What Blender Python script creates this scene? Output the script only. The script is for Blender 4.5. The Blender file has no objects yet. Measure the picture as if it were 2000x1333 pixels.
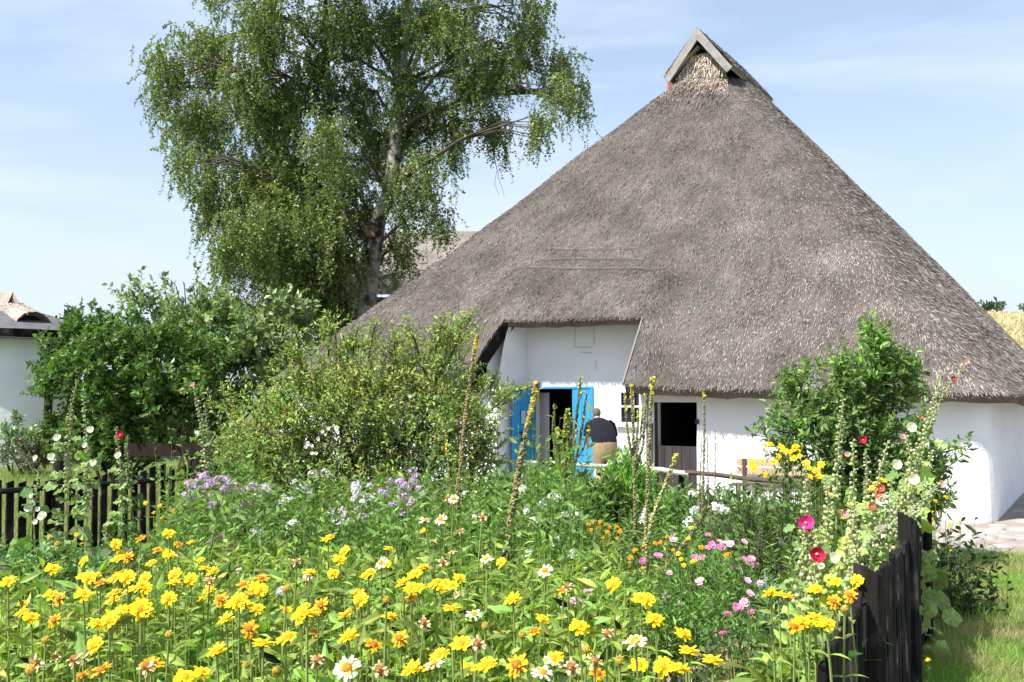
import bpy, math, random
import numpy as np
from mathutils import Vector, Matrix, noise
rng = np.random.default_rng(11); random.seed(11)
SC = bpy.context.scene; COL = SC.collection
# ---------------------------------------------------------------- camera
HC = 1.9; TH = math.radians(3.194); F = 1944.4
cd = bpy.data.cameras.new('camera'); cam = bpy.data.objects.new('camera', cd); COL.objects.link(cam)
cam.location = (0, 0, HC); cam.rotation_euler = (math.pi/2 + TH, 0, 0)
cd.lens = 35; cd.sensor_width = 36; cd.clip_start = 0.05; cd.clip_end = 3000; SC.camera = cam
# ---------------------------------------------------------------- world, sun, exposure
SUNAZ = (-.83, -.56); SUNEL = math.radians(54)
w = bpy.data.worlds.new('World'); SC.world = w; w.use_nodes = True; nt = w.node_tree; nt.nodes.clear()
N = nt.nodes.new; LK = nt.links.new
out = N('ShaderNodeOutputWorld'); bg = N('ShaderNodeBackground'); sky = N('ShaderNodeTexSky')
sky.sky_type = 'NISHITA'; sky.sun_disc = False; sky.sun_elevation = SUNEL
sky.sun_rotation = math.radians(236); sky.dust_density = .8; sky.air_density = 1.1; sky.ozone_density = 1.6
tc = N('ShaderNodeTexCoord'); mp = N('ShaderNodeMapping'); mp.inputs['Scale'].default_value = (1.2, 1.0, 5.5)
mp.inputs['Rotation'].default_value = (0.25, 0.35, 0)
nz = N('ShaderNodeTexNoise'); nz.inputs['Scale'].default_value = 1.6; nz.inputs['Detail'].default_value = 7; nz.inputs['Roughness'].default_value = .55
nz.inputs['Distortion'].default_value = .4
rp = N('ShaderNodeValToRGB'); rp.color_ramp.elements[0].position = .42; rp.color_ramp.elements[1].position = .64
rp.color_ramp.elements[0].color = (.36, .36, .36, 1); rp.color_ramp.elements[1].color = (.92, .92, .92, 1)
mx = N('ShaderNodeMix'); mx.data_type = 'RGBA'; mx.inputs[7].default_value = (4.15, 4.8, 5.75, 1)
LK(tc.outputs['Generated'], mp.inputs[0]); LK(mp.outputs[0], nz.inputs[0]); LK(nz.outputs[0], rp.inputs[0])
sx_ = N('ShaderNodeSeparateXYZ'); LK(tc.outputs['Generated'], sx_.inputs[0])
hz = N('ShaderNodeMapRange'); hz.inputs[1].default_value = .02; hz.inputs[2].default_value = .32; hz.inputs[3].default_value = .42; hz.inputs[4].default_value = 0; LK(sx_.outputs[2], hz.inputs[0])
ad = N('ShaderNodeMath'); ad.operation = 'ADD'; ad.use_clamp = True; LK(rp.outputs[0], ad.inputs[0]); LK(hz.outputs[0], ad.inputs[1]); LK(ad.outputs[0], mx.inputs[0]); LK(sky.outputs[0], mx.inputs[6]); LK(mx.outputs[2], bg.inputs[0]); bg.inputs[1].default_value = .105
LK(bg.outputs[0], out.inputs[0])
sd = bpy.data.lights.new('sun', 'SUN'); sd.energy = 4.6; sd.angle = math.radians(.5); sd.color = (1, .96, .90)
sun = bpy.data.objects.new('sun', sd); COL.objects.link(sun)
sv = Vector((SUNAZ[0]*math.cos(SUNEL), SUNAZ[1]*math.cos(SUNEL), math.sin(SUNEL))).normalized()
sun.rotation_euler = sv.to_track_quat('Z', 'Y').to_euler()
SC.view_settings.view_transform = 'Standard'; SC.view_settings.look = 'None'; SC.view_settings.gamma = 1
SC.view_settings.exposure = 0.92
# ---------------------------------------------------------------- helpers
def ray(px, py):
    xc = (px-1000)/F; yc = (666.5-py)/F; c, s = math.cos(TH), math.sin(TH)
    return np.array((xc, c-yc*s, s+yc*c))
def at(px, py, Y):
    d = ray(px, py); return np.array((0, 0, HC)) + d*(Y/d[1])
def atz(px, py, z):
    d = ray(px, py); return np.array((0, 0, HC)) + d*((z-HC)/d[2])
def nrm(a): return a/np.maximum(np.linalg.norm(a, axis=-1, keepdims=True), 1e-9)
WL = {}
def link(o, parent=None):
    COL.objects.link(o)
    if parent is not None: o.parent = parent
    return o
def tag(o, label=None, cat=None, group=None, kind=None):
    if label: o['label'] = label
    if cat: o['category'] = cat
    if group: o['group'] = group
    if kind: o['kind'] = kind
    return o
def thing(name, loc=(0, 0, 0), label=None, cat=None, group=None):
    o = bpy.data.objects.new(name, None); o.empty_display_size = .2; o.location = loc; link(o)
    WL[o] = np.array(loc, float); return tag(o, label, cat, group)
def copy_tree(o, parent=None):
    c = o.copy(); COL.objects.link(c)
    c.parent = parent
    for ch in o.children: copy_tree(ch, c)
    return c
class MB:
    def __init__(s): s.v = []; s.f = []; s.m = []; s.c = []; s.n = 0
    def add(s, v, faces, mat=0, col=(1, 1, 1)):
        v = np.asarray(v, float).reshape(-1, 3); col = np.asarray(col, float)
        if col.ndim == 1: col = np.tile(col, (len(v), 1))
        s.v.append(v); s.c.append(col)
        if isinstance(faces, np.ndarray): faces = [faces]
        else: faces = [np.array([f]) for f in faces]
        for f in faces:
            s.f.append(f+s.n); s.m.append(np.full(len(f), mat))
        s.n += len(v)
    def inst(s, T, P, R, sc=1.0, mat=0, col=(1, 1, 1)):
        tv, tf = T; P = np.asarray(P, float); n = len(P); sc = np.broadcast_to(np.asarray(sc, float), (n,))
        v = P[:, None, :] + np.einsum('nij,kj->nki', R, tv)*sc[:, None, None]
        K = len(tv); f = (tf[None]+(np.arange(n)*K)[:, None, None]).reshape(-1, tf.shape[1])
        col = np.broadcast_to(np.asarray(col, float), (n, 3))
        s.add(v.reshape(-1, 3), f, mat, np.repeat(col, K, 0))
    def box(s, c, size, R=None, mat=0, col=(1, 1, 1)):
        h = np.array(size)/2; q = np.array([[x, y, z] for x in (-1, 1) for y in (-1, 1) for z in (-1, 1)])*h
        if R is not None: q = q @ np.asarray(R).T
        s.add(q+np.array(c), np.array([[0, 1, 3, 2], [4, 6, 7, 5], [0, 4, 5, 1], [2, 3, 7, 6], [0, 2, 6, 4], [1, 5, 7, 3]]), mat, col)
    def hexa(s, q, mat=0, col=(1, 1, 1)):   # 8 corners, order as box
        s.add(q, np.array([[0, 1, 3, 2], [4, 6, 7, 5], [0, 4, 5, 1], [2, 3, 7, 6], [0, 2, 6, 4], [1, 5, 7, 3]]), mat, col)
    def tube(s, pts, rad, k=6, mat=0, col=(1, 1, 1), cap=True):
        pts = np.asarray(pts, float); n = len(pts); rad = np.broadcast_to(np.asarray(rad, float), (n,))
        d = nrm(np.gradient(pts, axis=0)); ref = np.array((0, 0, 1.)) if abs(d[:, 2]).mean() < .8 else np.array((1., 0, 0))
        a = nrm(np.cross(d, ref)); b = np.cross(d, a); t = np.arange(k)*2*math.pi/k
        v = pts[:, None]+rad[:, None, None]*(a[:, None]*np.cos(t)[None, :, None]+b[:, None]*np.sin(t)[None, :, None])
        i, j = np.meshgrid(np.arange(n-1), np.arange(k), indexing='ij'); j2 = (j+1) % k
        f = np.stack([i*k+j, i*k+j2, (i+1)*k+j2, (i+1)*k+j], -1).reshape(-1, 4)
        s.add(v.reshape(-1, 3), f, mat, col)
        if cap and k > 2:
            s.f.append(np.array([list(range(k))])+s.n-n*k); s.m.append(np.array([mat]))
            s.f.append(np.array([list(range(k-1, -1, -1))])+s.n-k); s.m.append(np.array([mat]))
    def build(s, name, mats, parent=None, smooth=False, loc=None):
        me = bpy.data.meshes.new(name); off = np.zeros(3)
        if loc is not None: off = np.array(loc, float)
        if parent is not None: off = WL.get(parent, np.zeros(3))
        V = np.concatenate(s.v)-off; C = np.concatenate(s.c)
        lt = np.concatenate([np.full(len(f), f.shape[1]) for f in s.f]); li = np.concatenate([f.ravel() for f in s.f])
        ls = np.concatenate([[0], np.cumsum(lt)[:-1]])
        me.vertices.add(len(V)); me.vertices.foreach_set('co', V.astype(np.float32).ravel())
        me.loops.add(len(li)); me.loops.foreach_set('vertex_index', li.astype(np.int32))
        me.polygons.add(len(lt)); me.polygons.foreach_set('loop_start', ls.astype(np.int32)); me.polygons.foreach_set('loop_total', lt.astype(np.int32))
        me.polygons.foreach_set('material_index', np.concatenate(s.m).astype(np.int32))
        me.polygons.foreach_set('use_smooth', np.full(len(lt), smooth))
        ca = me.color_attributes.new('Col', 'FLOAT_COLOR', 'POINT')
        ca.data.foreach_set('color', np.concatenate([C, np.ones((len(C), 1))], 1).astype(np.float32).ravel())
        if not isinstance(mats, (list, tuple)): mats = [mats]
        for m in mats: me.materials.append(m)
        me.update(calc_edges=True); me.validate()
        o = bpy.data.objects.new(name, me); link(o, parent)
        if parent is None and loc is not None: o.location = loc
        WL[o] = off; return o
def basis(d, n):
    d = nrm(d); sd_ = nrm(np.cross(d, n)); n2 = np.cross(sd_, d); return np.stack([sd_, d, n2], -1)
def rdir(n, up=0.0):
    v = rng.normal(size=(n, 3)); v = nrm(v); v[:, 2] += up; return nrm(v)
def colvar(n, base, hv=.12, vv=.25):
    base = np.array(base, float); c = base[None]*(1+rng.normal(size=(n, 1))*vv)*(1+rng.normal(size=(n, 3))*hv*np.array([1, .35, .6]))
    return np.clip(c, .004, .95)
def leafT(seg=3, wd=.3, fold=.25, droop=.25, pk=.42):
    v = []; 
    for i in range(seg+1):
        t = i/seg; ww = wd/2*((t/pk)**.7 if t < pk else max(0, (1-t)/(1-pk))**.8)
        if i == 0: ww = wd*.04
        z = -droop*t*t
        v += [(-ww, t, z+fold*ww), (0, t, z), (ww, t, z+fold*ww)]
    f = []
    for i in range(seg):
        a = i*3; f += [(a, a+1, a+4, a+3), (a+1, a+2, a+5, a+4)]
    return np.array(v, float), np.array(f)
LQ = (np.array([(0, 0, 0), (.3, .45, .06), (0, 1, -.08), (-.3, .45, .06)], float), np.array([[0, 1, 2, 3]]))       # cheap rhombic leaf
LN = (np.array([(0, 0, 0), (.16, .45, .04), (0, 1, -.12), (-.16, .45, .04)], float), np.array([[0, 1, 2, 3]]))     # narrow
L3 = leafT(3, .42, .3, .2); L4 = leafT(4, .34, .35, .35); 
def lobed(k=11):
    v = [(0, .42, .0)]; t = np.linspace(-math.pi*.92, math.pi*.92, k)
    for i, x in enumerate(t):
        r = .5*(1+.13*math.cos(5*x))*(.95 if abs(x) < 2.4 else .8); v.append((r*math.sin(x), .45+r*math.cos(x), .10*(1 if i % 2 else -.4)-.16*(r*math.cos(x)+.4)**2))
    v.append((0, .03, .0)); k2 = len(v)-1; return np.array(v, float), np.array([(0, i, i+1) for i in range(1, k)]+[(0, k, k2), (0, k2, 1)])
LR = lobed(13)
# ---------------------------------------------------------------- materials
def pm(name, base, rough=.85, var=.2, vs=3., bump=0., bs=30., attr=False, trans=0., stretch=(1, 1, 1), spec=.3, var2=None, coord='Object', sheen=0):
    m = bpy.data.materials.new(name); m.use_nodes = True; t = m.node_tree; N = t.nodes.new; L = t.links.new
    b = t.nodes['Principled BSDF']; o = t.nodes['Material Output']
    b.inputs['Roughness'].default_value = rough; b.inputs['Specular IOR Level'].default_value = spec
    tc = N('ShaderNodeTexCoord'); mp = N('ShaderNodeMapping'); mp.inputs['Scale'].default_value = stretch; L(tc.outputs[coord], mp.inputs[0])
    nz = N('ShaderNodeTexNoise'); nz.inputs['Scale'].default_value = vs; nz.inputs['Detail'].default_value = 6; L(mp.outputs[0], nz.inputs[0])
    mr = N('ShaderNodeMapRange'); mr.inputs[1].default_value = .3; mr.inputs[2].default_value = .7; mr.inputs[3].default_value = 1-var; mr.inputs[4].default_value = 1+var
    L(nz.outputs[0], mr.inputs[0])
    ml = N('ShaderNodeVectorMath'); ml.operation = 'MULTIPLY'; ml.inputs[0].default_value = base[:3]; L(mr.outputs[0], ml.inputs[1])
    src = ml.outputs[0]
    if var2:   # second colour blended in by large noise
        n2 = N('ShaderNodeTexNoise'); n2.inputs['Scale'].default_value = var2[1]; n2.inputs['Detail'].default_value = 5; L(tc.outputs[coord], n2.inputs[0])
        r2 = N('ShaderNodeMapRange'); r2.inputs[1].default_value = var2[2]; r2.inputs[2].default_value = var2[3]; L(n2.outputs[0], r2.inputs[0])
        mx = N('ShaderNodeMix'); mx.data_type = 'RGBA'; mx.inputs[7].default_value = (*var2[0], 1); L(r2.outputs[0], mx.inputs[0]); L(src, mx.inputs[6]); src = mx.outputs[2]
    if attr:
        at_ = N('ShaderNodeAttribute'); at_.attribute_name = 'Col'
        m2 = N('ShaderNodeVectorMath'); m2.operation = 'MULTIPLY'; L(src, m2.inputs[0]); L(at_.outputs['Color'], m2.inputs[1]); src = m2.outputs[0]
    L(src, b.inputs['Base Color'])
    if bump:
        nb = N('ShaderNodeTexNoise'); nb.inputs['Scale'].default_value = bs; nb.inputs['Detail'].default_value = 5; L(mp.outputs[0], nb.inputs[0])
        bp = N('ShaderNodeBump'); bp.inputs['Strength'].default_value = bump; bp.inputs['Distance'].default_value = .02; L(nb.outputs[0], bp.inputs['Height']); L(bp.outputs[0], b.inputs['Normal'])
    if trans:
        tr = N('ShaderNodeBsdfTranslucent'); ms = N('ShaderNodeMixShader'); ms.inputs[0].default_value = trans
        hs = N('ShaderNodeVectorMath'); hs.operation = 'MULTIPLY'; hs.inputs[1].default_value = (1.25, 1.35, .6); L(src, hs.inputs[0]); L(hs.outputs[0], tr.inputs[0])
        L(b.outputs[0], ms.inputs[1]); L(tr.outputs[0], ms.inputs[2]); L(ms.outputs[0], o.inputs[0])
    return m
M = {}
M['leaf'] = pm('leaf', (1, 1, 1), .42, .12, 2, attr=True, trans=.34, spec=.5)
M['leafm'] = pm('leaf_matt', (1, 1, 1), .62, .12, 4, attr=True, trans=.34, spec=.35)
M['petal'] = pm('petal', (1, 1, 1), .6, .04, 8, attr=True, trans=.3, spec=.2)
M['straw'] = pm('thatch', (1, 1, 1), .95, .3, 1.1, bump=1.0, bs=55, attr=True, stretch=(1, 1, 1), spec=.1)
M['stem'] = pm('stem', (1, 1, 1), .7, .15, 10, attr=True)
M['wall'] = pm('limewash', (.78, .79, .82), .9, .05, 1.5, bump=.5, bs=6, spec=.15, var2=((.60, .60, .62), 1.1, .58, .9))
M['blue'] = pm('blue_paint', (.035, .30, .62), .6, .12, 4, bump=.2, bs=25, stretch=(1, 1, .15))
M['tar'] = pm('tarred_wood', (.009, .008, .0085), .85, .4, 3, bump=.8, bs=20, attr=True, stretch=(3, 3, .35), var2=((.060, .052, .048), 4.5, .52, .74), spec=.15)
M['greyw'] = pm('grey_wood', (.42, .41, .38), .85, .25, 3, bump=.5, bs=18, attr=True, stretch=(2, 2, 2))
M['brownw'] = pm('brown_wood', (.085, .055, .05), .8, .3, 4, bump=.5, bs=20, attr=True, stretch=(4, 4, .3))
M['bark'] = pm('birch_bark', (.55, .53, .50), .85, .2, 4, bump=.6, bs=9, stretch=(1, 1, 3.), attr=True, var2=((.05, .045, .04), 2.6, .5, .62))
M['barkd'] = pm('bark_dark', (.09, .075, .06), .9, .3, 6, bump=.6, bs=14, attr=True)
M['dark'] = pm('dark_void', (.01, .01, .012), .9, .2, 3)  # near-black colour standing in for unlit depth inside openings
M['glass'] = pm('glass', (.012, .015, .02), .12, .2, 2, spec=.6)
M['iron'] = pm('iron', (.02, .02, .022), .5, .3, 9, spec=.5)
M['brick'] = pm('brick', (.5, .15, .09), .9, .3, 20)
M['paint'] = pm('white_paint', (.8, .8, .8), .5, .05, 5, spec=.4)
M['skin'] = pm('skin', (.62, .36, .27), .55, .08, 12, spec=.35)
M['navy'] = pm('navy_cloth', (.010, .011, .018), .95, .2, 18, bump=.5, bs=12)
M['khaki'] = pm('khaki_cloth', (.28, .21, .125), .95, .15, 14, bump=.7, bs=9)
M['hair'] = pm('hair', (.13, .115, .105), .8, .3, 40, bump=.6, bs=90)
# ---------------------------------------------------------------- ground, path, hill
M['turf'] = pm('turf', (.085, .13, .03), .95, .35, 1.2, bump=.8, bs=30, var2=((.24, .20, .10), .55, .5, .72))
M['soil'] = pm('soil', (.13, .10, .075), .95, .35, 3, bump=1, bs=18, attr=False)
M['yard'] = pm('yard', (.30, .25, .20), .95, .25, 1.5, bump=.8, bs=14)
M['dry'] = pm('dry_grass', (.50, .42, .28), .95, .28, .22, bump=.9, bs=1.6, stretch=(1, 1, 1), var2=((.24, .23, .11), .09, .55, .75))
def sheet(name, pts, z, mat, kind='structure'):
    b = MB(); b.add([(x, y, z) for x, y in pts], [tuple(range(len(pts)))]); o = b.build(name, mat); o['kind'] = kind; return o
sheet('ground', [(-900, -60), (900, -60), (900, 1500), (-900, 1500)], 0, M['turf'])
CX = np.array((7.22, 15.1)); TA = math.radians(31); U = np.array((-math.cos(TA), math.sin(TA))); NN = np.array((math.sin(TA), math.cos(TA)))
def HL(t, b, z=0.):
    t = np.asarray(t, float); b = np.asarray(b, float); z = np.asarray(z, float); t, b, z = np.broadcast_arrays(t, b, z)
    return np.stack([CX[0]+t*U[0]+b*NN[0], CX[1]+t*U[1]+b*NN[1], z], -1)
def FX(Y): return .49*Y-.63          # line of the right-hand fence
sheet('garden_soil', [(-6.6, .5), (FX(.5), .5), (FX(8.6), 8.6), (2.9, 12.3), (-1.2, 15), (-3.6, 14.6)], .006, M['soil'])
hl = [tuple(HL(a, b)[:2]) for a, b in ((-2.6, -3.3), (1.5, -3.1), (8, -3.4), (16, -3), (16, -.02), (-.02, -.02), (-.02, 14), (-4, 14), (-6, 2), (-6, -3.2))]
sheet('yard_path', hl[::-1], .004, M['yard'])
# flat field stones of the path at the cottage corner
M['stone'] = pm('field_stone', (.40, .35, .335), .9, .22, 6, bump=.8, bs=12, attr=True)
b = MB()
for i in range(420):
    a = rng.uniform(-6.5, 3.2); bb = rng.uniform(-3.1, -.12) if a > -.3 else rng.uniform(-3.1, 3.2)
    p = HL(a, bb); r = rng.uniform(.12, .30); k = 9; th = np.arange(k)*2*math.pi/k+rng.uniform(0, 1)
    rr = r*(1+rng.normal(size=k)*.13); ang = rng.uniform(0, 3.1)
    x = rr*np.cos(th); y = rr*np.sin(th)*.68; X = x*math.cos(ang)-y*math.sin(ang); Y = x*math.sin(ang)+y*math.cos(ang)
    h = rng.uniform(.012, .035)
    v = [(p[0]+X[j], p[1]+Y[j], .0) for j in range(k)]+[(p[0]+X[j]*.93, p[1]+Y[j]*.93, h*.7) for j in range(k)]+[(p[0]+X[j]*.6, p[1]+Y[j]*.6, h) for j in range(k)]+[(p[0], p[1], h+.004)]
    f = [(j, (j+1) % k, k+(j+1) % k, k+j) for j in range(k)]+[(k+j, k+(j+1) % k, 2*k+(j+1) % k, 2*k+j) for j in range(k)]+[(2*k+j, 2*k+(j+1) % k, 3*k) for j in range(k)]
    b.add(v, f, 0, colvar(1, (1, 1, 1), .05, .16)[0])
o = b.build('path_stones', M['stone'], smooth=True); tag(o, 'pale flat field stones paving the corner of the cottage', 'stones', kind='stuff')
# hill
def sst(x): x = np.clip(x, 0, 1); return x*x*(3-2*x)
xs = np.linspace(8, 260, 120); ys = np.linspace(34, 420, 120); XX, YY = np.meshgrid(xs, ys, indexing='ij')
def hillz(X, Y):
    z = 9.0*sst((X-6-Y*.16)/16)*sst((Y-38)/46) + 1.2*np.sin(X*.05+Y*.02)*sst((Y-50)/40)
    return z+.12*np.sin(X*.9)*np.cos(Y*.7)-.05
b = MB(); n = 120; i, j = np.meshgrid(np.arange(n-1), np.arange(n-1), indexing='ij')
f = np.stack([i*n+j, (i+1)*n+j, (i+1)*n+j+1, i*n+j+1], -1).reshape(-1, 4)
b.add(np.stack([XX, YY, hillz(XX, YY)], -1).reshape(-1, 3), f); b.build('hill', M['dry'], smooth=True)['kind'] = 'structure'
# dry tufts on the hill slope
n = 26000; Y = rng.uniform(45, 88, n); X = Y*rng.uniform(.42, .54, n); P = np.stack([X, Y, hillz(X, Y)], -1)
b = MB(); R = basis(rdir(n, 1.6), rdir(n)); b.inst(LN, P, R, rng.uniform(.2, .5, n), 0, colvar(n, (.62, .54, .38), .05, .15))
tag(b.build('hill_grass', M['leafm']), 'dry golden grass over the hill slope', 'grass', kind='stuff')
# ---------------------------------------------------------------- thatch
STRAW = [(.225, .200, .182), (.152, .134, .122), (.292, .265, .245), (.052, .045, .041), (.232, .195, .162)]
def smin(a, b, k):
    h = np.maximum(k-np.abs(a-b), 0)/k; return np.minimum(a, b)-h*h*k/4
def thatch_straws(mb, P, D, Nn, n_len=(.055, .12), wd=.08, lift=.055):
    n = len(P); D = nrm(D+rng.normal(size=(n, 3))*.16); nn = nrm(Nn+rng.normal(size=(n, 3))*.35)
    T = (np.array([(-.5*wd, 0, -.03), (.5*wd, 0, -.03), (.4*wd, 1, lift), (-.4*wd, 1, lift)], float), np.array([[0, 1, 2, 3]]))
    c = np.array(STRAW)[rng.integers(0, 5, n)]*(1+rng.normal(size=(n, 1))*.2)
    mb.inst(T, P, basis(D, nn), rng.uniform(n_len[0], n_len[1], n), 0, np.clip(c, .03, .7))
AM, W_, DB, BR0, BR1 = 7.12, 7.75, 13.7, 8.25, 10.3     # ridge position, half length, total depth, ridge ends (house-local)
KF, KS = 1.04, 1.175
def ze(t): return 1.93+.026*t
def zroof(t, b):
    a = AM-t; e = ze(t)
    zf = e+(b+.5)*KF; z1 = e+(W_-a)*KS; z2 = e+(W_+a)*KS; zb = e+(DB-b)*2.65
    zr = 11.14+.0*t
    z = smin(smin(zf, z1, 1.6), smin(z2, zb, 1.6), 1.3)
    bulge = .10*np.sin(a*.55+1)*np.sin(b*.5)+.035*np.sin(a*2.1)*np.sin(b*1.7)
    return smin(z, zr-.25, .5)+bulge*np.clip((z-e)/2, 0, 1)+.34*np.where(b < .4, sst((b+.7)/1.1), 1-sst((b-.4)/2.2))*sst(1-np.maximum(np.abs(t-7.6)-1.68, 0)/1.1)
def house_roof(root):
    r = 1.3; per = []; st = .2
    A0, A1, B0, B1 = AM-W_, AM+W_, -.5, DB
    def seg(p, q):
        p = np.array(p); q = np.array(q); k = max(2, int(np.linalg.norm(q-p)/st)); return [p+(q-p)*i/k for i in range(k)]
    def arc(c, a0):
        return [np.array(c)+r*np.array((math.cos(a0+i*math.pi/16), math.sin(a0+i*math.pi/16))) for i in range(8)]
    NL, NR = 9.27, 5.80    # notch left / right (t)
    front = seg((A0+r, B0), (NR, B0))+seg((NR, B0), (NL, B0))+seg((NL, B0), (A1-r, B0))
    i0 = len(seg((A0+r, B0), (NR, B0))); i1 = i0+len(seg((NR, B0), (NL, B0)))
    per = front+arc((A1-r, B0+r), -math.pi/2)+seg((A1, B0+r), (A1, B1-r))+arc((A1-r, B1-r), 0)+seg((A1-r, B1), (A0+r, B1))+arc((A0+r, B1-r), math.pi/2)+seg((A0, B1-r), (A0, B0+r))+arc((A0+r, B0+r), math.pi)
    E = np.array(per); m = len(E); nv = 58
    R = np.stack([np.full(m, AM), np.clip(E[:, 1], BR0, BR1)], -1)
    vn = .103; jn = 9
    V = np.concatenate([np.linspace(0, vn, jn+1), np.linspace(vn, 1, nv-jn)[1:]])
    lin = E[None]*(1-V[:, None, None])+R[None]*V[:, None, None]
    fm = np.zeros(m); fm[:len(front)] = np.clip((4.8-np.abs(E[:len(front), 0]-AM))/1.5, 0, 1)
    wv = (1-sst((V-.18)/.4))[:, None]*fm[None]
    lin[:, :, 0] = lin[:, :, 0]*(1-wv)+E[None, :, 0]*wv
    rampv = np.where(V < vn, V/vn, np.clip(1-(V-vn)/.25, 0, 1)); sh_ = .42*np.clip((E[:, 0]-6.4)/(NL-6.4), 0, 1)*np.clip((11.5-E[:, 0])/2.2, 0, 1)*(np.arange(m) < len(front)); lin[:, :, 0] -= rampv[:, None]*sh_[None]
    Z = zroof(lin[:, :, 0], lin[:, :, 1]); nr = len(V)
    Z[0] += rng.normal(size=m)*.012
    P = HL(lin[:, :, 0], lin[:, :, 1], Z)
    j, i = np.meshgrid(np.arange(nr-1), np.arange(m), indexing='ij'); keep = ~((j < jn) & (i >= i0) & (i < i1)); i2 = (i+1) % m
    f = np.stack([j*m+i, j*m+i2, (j+1)*m+i2, (j+1)*m+i], -1)[keep]
    mb = MB(); base = (.115, .10, .088)
    f = f[:, ::-1]
    mb.add(P.reshape(-1, 3), f, 0, colvar(nr*m, base, .04, .12))
    # underside and eave lip
    def lip(cols, row):
        cols = np.array(cols); a = P[row, cols]; inw = np.zeros_like(a)
        c0 = lin[row, cols]; c1 = lin[min(row+5, nr-1), cols]; d = nrm(c1-c0)
        q1 = c0+d*.10; q2 = c0+d*.55; q3 = c0+d*1.6
        L = [a, HL(q1[:, 0], q1[:, 1], Z[row, cols]-.15+rng.normal(size=len(cols))*.01), HL(q2[:, 0], q2[:, 1], zroof(q2[:, 0], q2[:, 1])-.30), HL(q3[:, 0], q3[:, 1], zroof(q3[:, 0], q3[:, 1])-.32)]
        V_ = np.concatenate(L); k = len(cols); jj, ii = np.meshgrid(np.arange(3), np.arange(k-1), indexing='ij')
        ff = np.stack([jj*k+ii, jj*k+ii+1, (jj+1)*k+ii+1, (jj+1)*k+ii], -1).reshape(-1, 4)
        mb.add(V_, ff, 0, colvar(len(V_), (.15, .125, .105), .04, .15))
    lip([x % m for x in range(i1, m+i0+1)], 0); lip(range(i0, i1+1), jn)
    for ci in (i0, i1):        # cut sides of the notch
        a = P[:jn+1, ci]; dn = a.copy(); dn[:, 2] -= .27; sh = HL(.0, .12)-HL(0, 0); dn += sh
        k = jn+1; ff = np.array([(q, q+1, k+q+1, k+q) for q in range(jn)]); mb.add(np.concatenate([a, dn]), ff, 0, colvar(2*k, (.15, .125, .105), .04, .1))
        k2 = dn+ (HL(-.12 if ci == i0 else .5, 0)-HL(0, 0)); mb.add(np.concatenate([dn, k2]), ff, 0, (.1, .09, .08))
    # reed ends lying down the slopes
    n = 340000; t = rng.uniform(A0+.05, A1-.05, n); bb = rng.uniform(B0, DB, n); 
    ok = ((bb < 9.5) | (t < AM)); ok &= ~((t > NR) & (t < NL-.42*np.clip((bb+.5)/.9, 0, 1)) & (bb < -.5+vn*8.75-.0)); 
    ok &= ~((np.maximum(A0+r-t, 0)**2+np.maximum(B0+r-bb, 0)**2 > r*r) | (np.maximum(t-A1+r, 0)**2+np.maximum(B0+r-bb, 0)**2 > r*r))
    t = t[ok]; bb = bb[ok]; e = .03
    z = zroof(t, bb); gt = (zroof(t+e, bb)-z)/e; gb = (zroof(t, bb+e)-z)/e
    g2 = gt[:, None]*np.append(U, 0)[None]+gb[:, None]*np.append(NN, 0)[None]
    nr_ = nrm(np.array([0, 0, 1.])-g2); D = -g2.copy(); D[:, 2] = -(gt**2+gb**2); D = nrm(D)
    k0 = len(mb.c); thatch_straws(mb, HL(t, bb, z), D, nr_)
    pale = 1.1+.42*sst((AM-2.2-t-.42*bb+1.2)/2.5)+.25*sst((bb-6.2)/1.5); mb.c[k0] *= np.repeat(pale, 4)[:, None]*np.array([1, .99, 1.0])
    # ragged fringe along the eaves
    for cols, row, cnt in (([x % m for x in range(i1, m+i0+1)], 0, 9000), (range(i0, i1+1), jn, 900)):
        cols = np.array(cols); q = rng.integers(0, len(cols)-1, cnt); u_ = rng.random((cnt, 1))
        c0 = lin[row, cols[q]]*(1-u_)+lin[row, cols[q+1]]*u_; cc = lin[min(row+5, nr-1), cols[q]]; dd = nrm(cc-c0)
        s_ = rng.uniform(-.01, .10, (cnt, 1)); c0 = c0+dd*s_
        z0 = zroof(c0[:, 0], c0[:, 1])-s_[:, 0]*1.8-.01
        Dn = np.stack([-dd[:, 0]*U[0]-dd[:, 1]*NN[0], -dd[:, 0]*U[1]-dd[:, 1]*NN[1], np.full(cnt, -1.1)], -1)
        nn = np.stack([-dd[:, 0]*U[0]-dd[:, 1]*NN[0], -dd[:, 0]*U[1]-dd[:, 1]*NN[1], np.full(cnt, .2)], -1)
        thatch_straws(mb, HL(c0[:, 0], c0[:, 1], z0), Dn, nn, (.02, .045), .2, .0)
    ro = mb.build('roof', M['straw'], root)
    return ro, P, lin, i0, i1, jn
def ridge_prism(mb, base_f, apex_z, b0, b1, hw, drop, th=.10):
    pass
H = thing('thatched_cottage', tuple(HL(7.3, 6)), 'large whitewashed cottage under a tall steep grey thatched roof', 'cottage')
roof, RP, RLIN, I0, I1, JN = house_roof(H)
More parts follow.
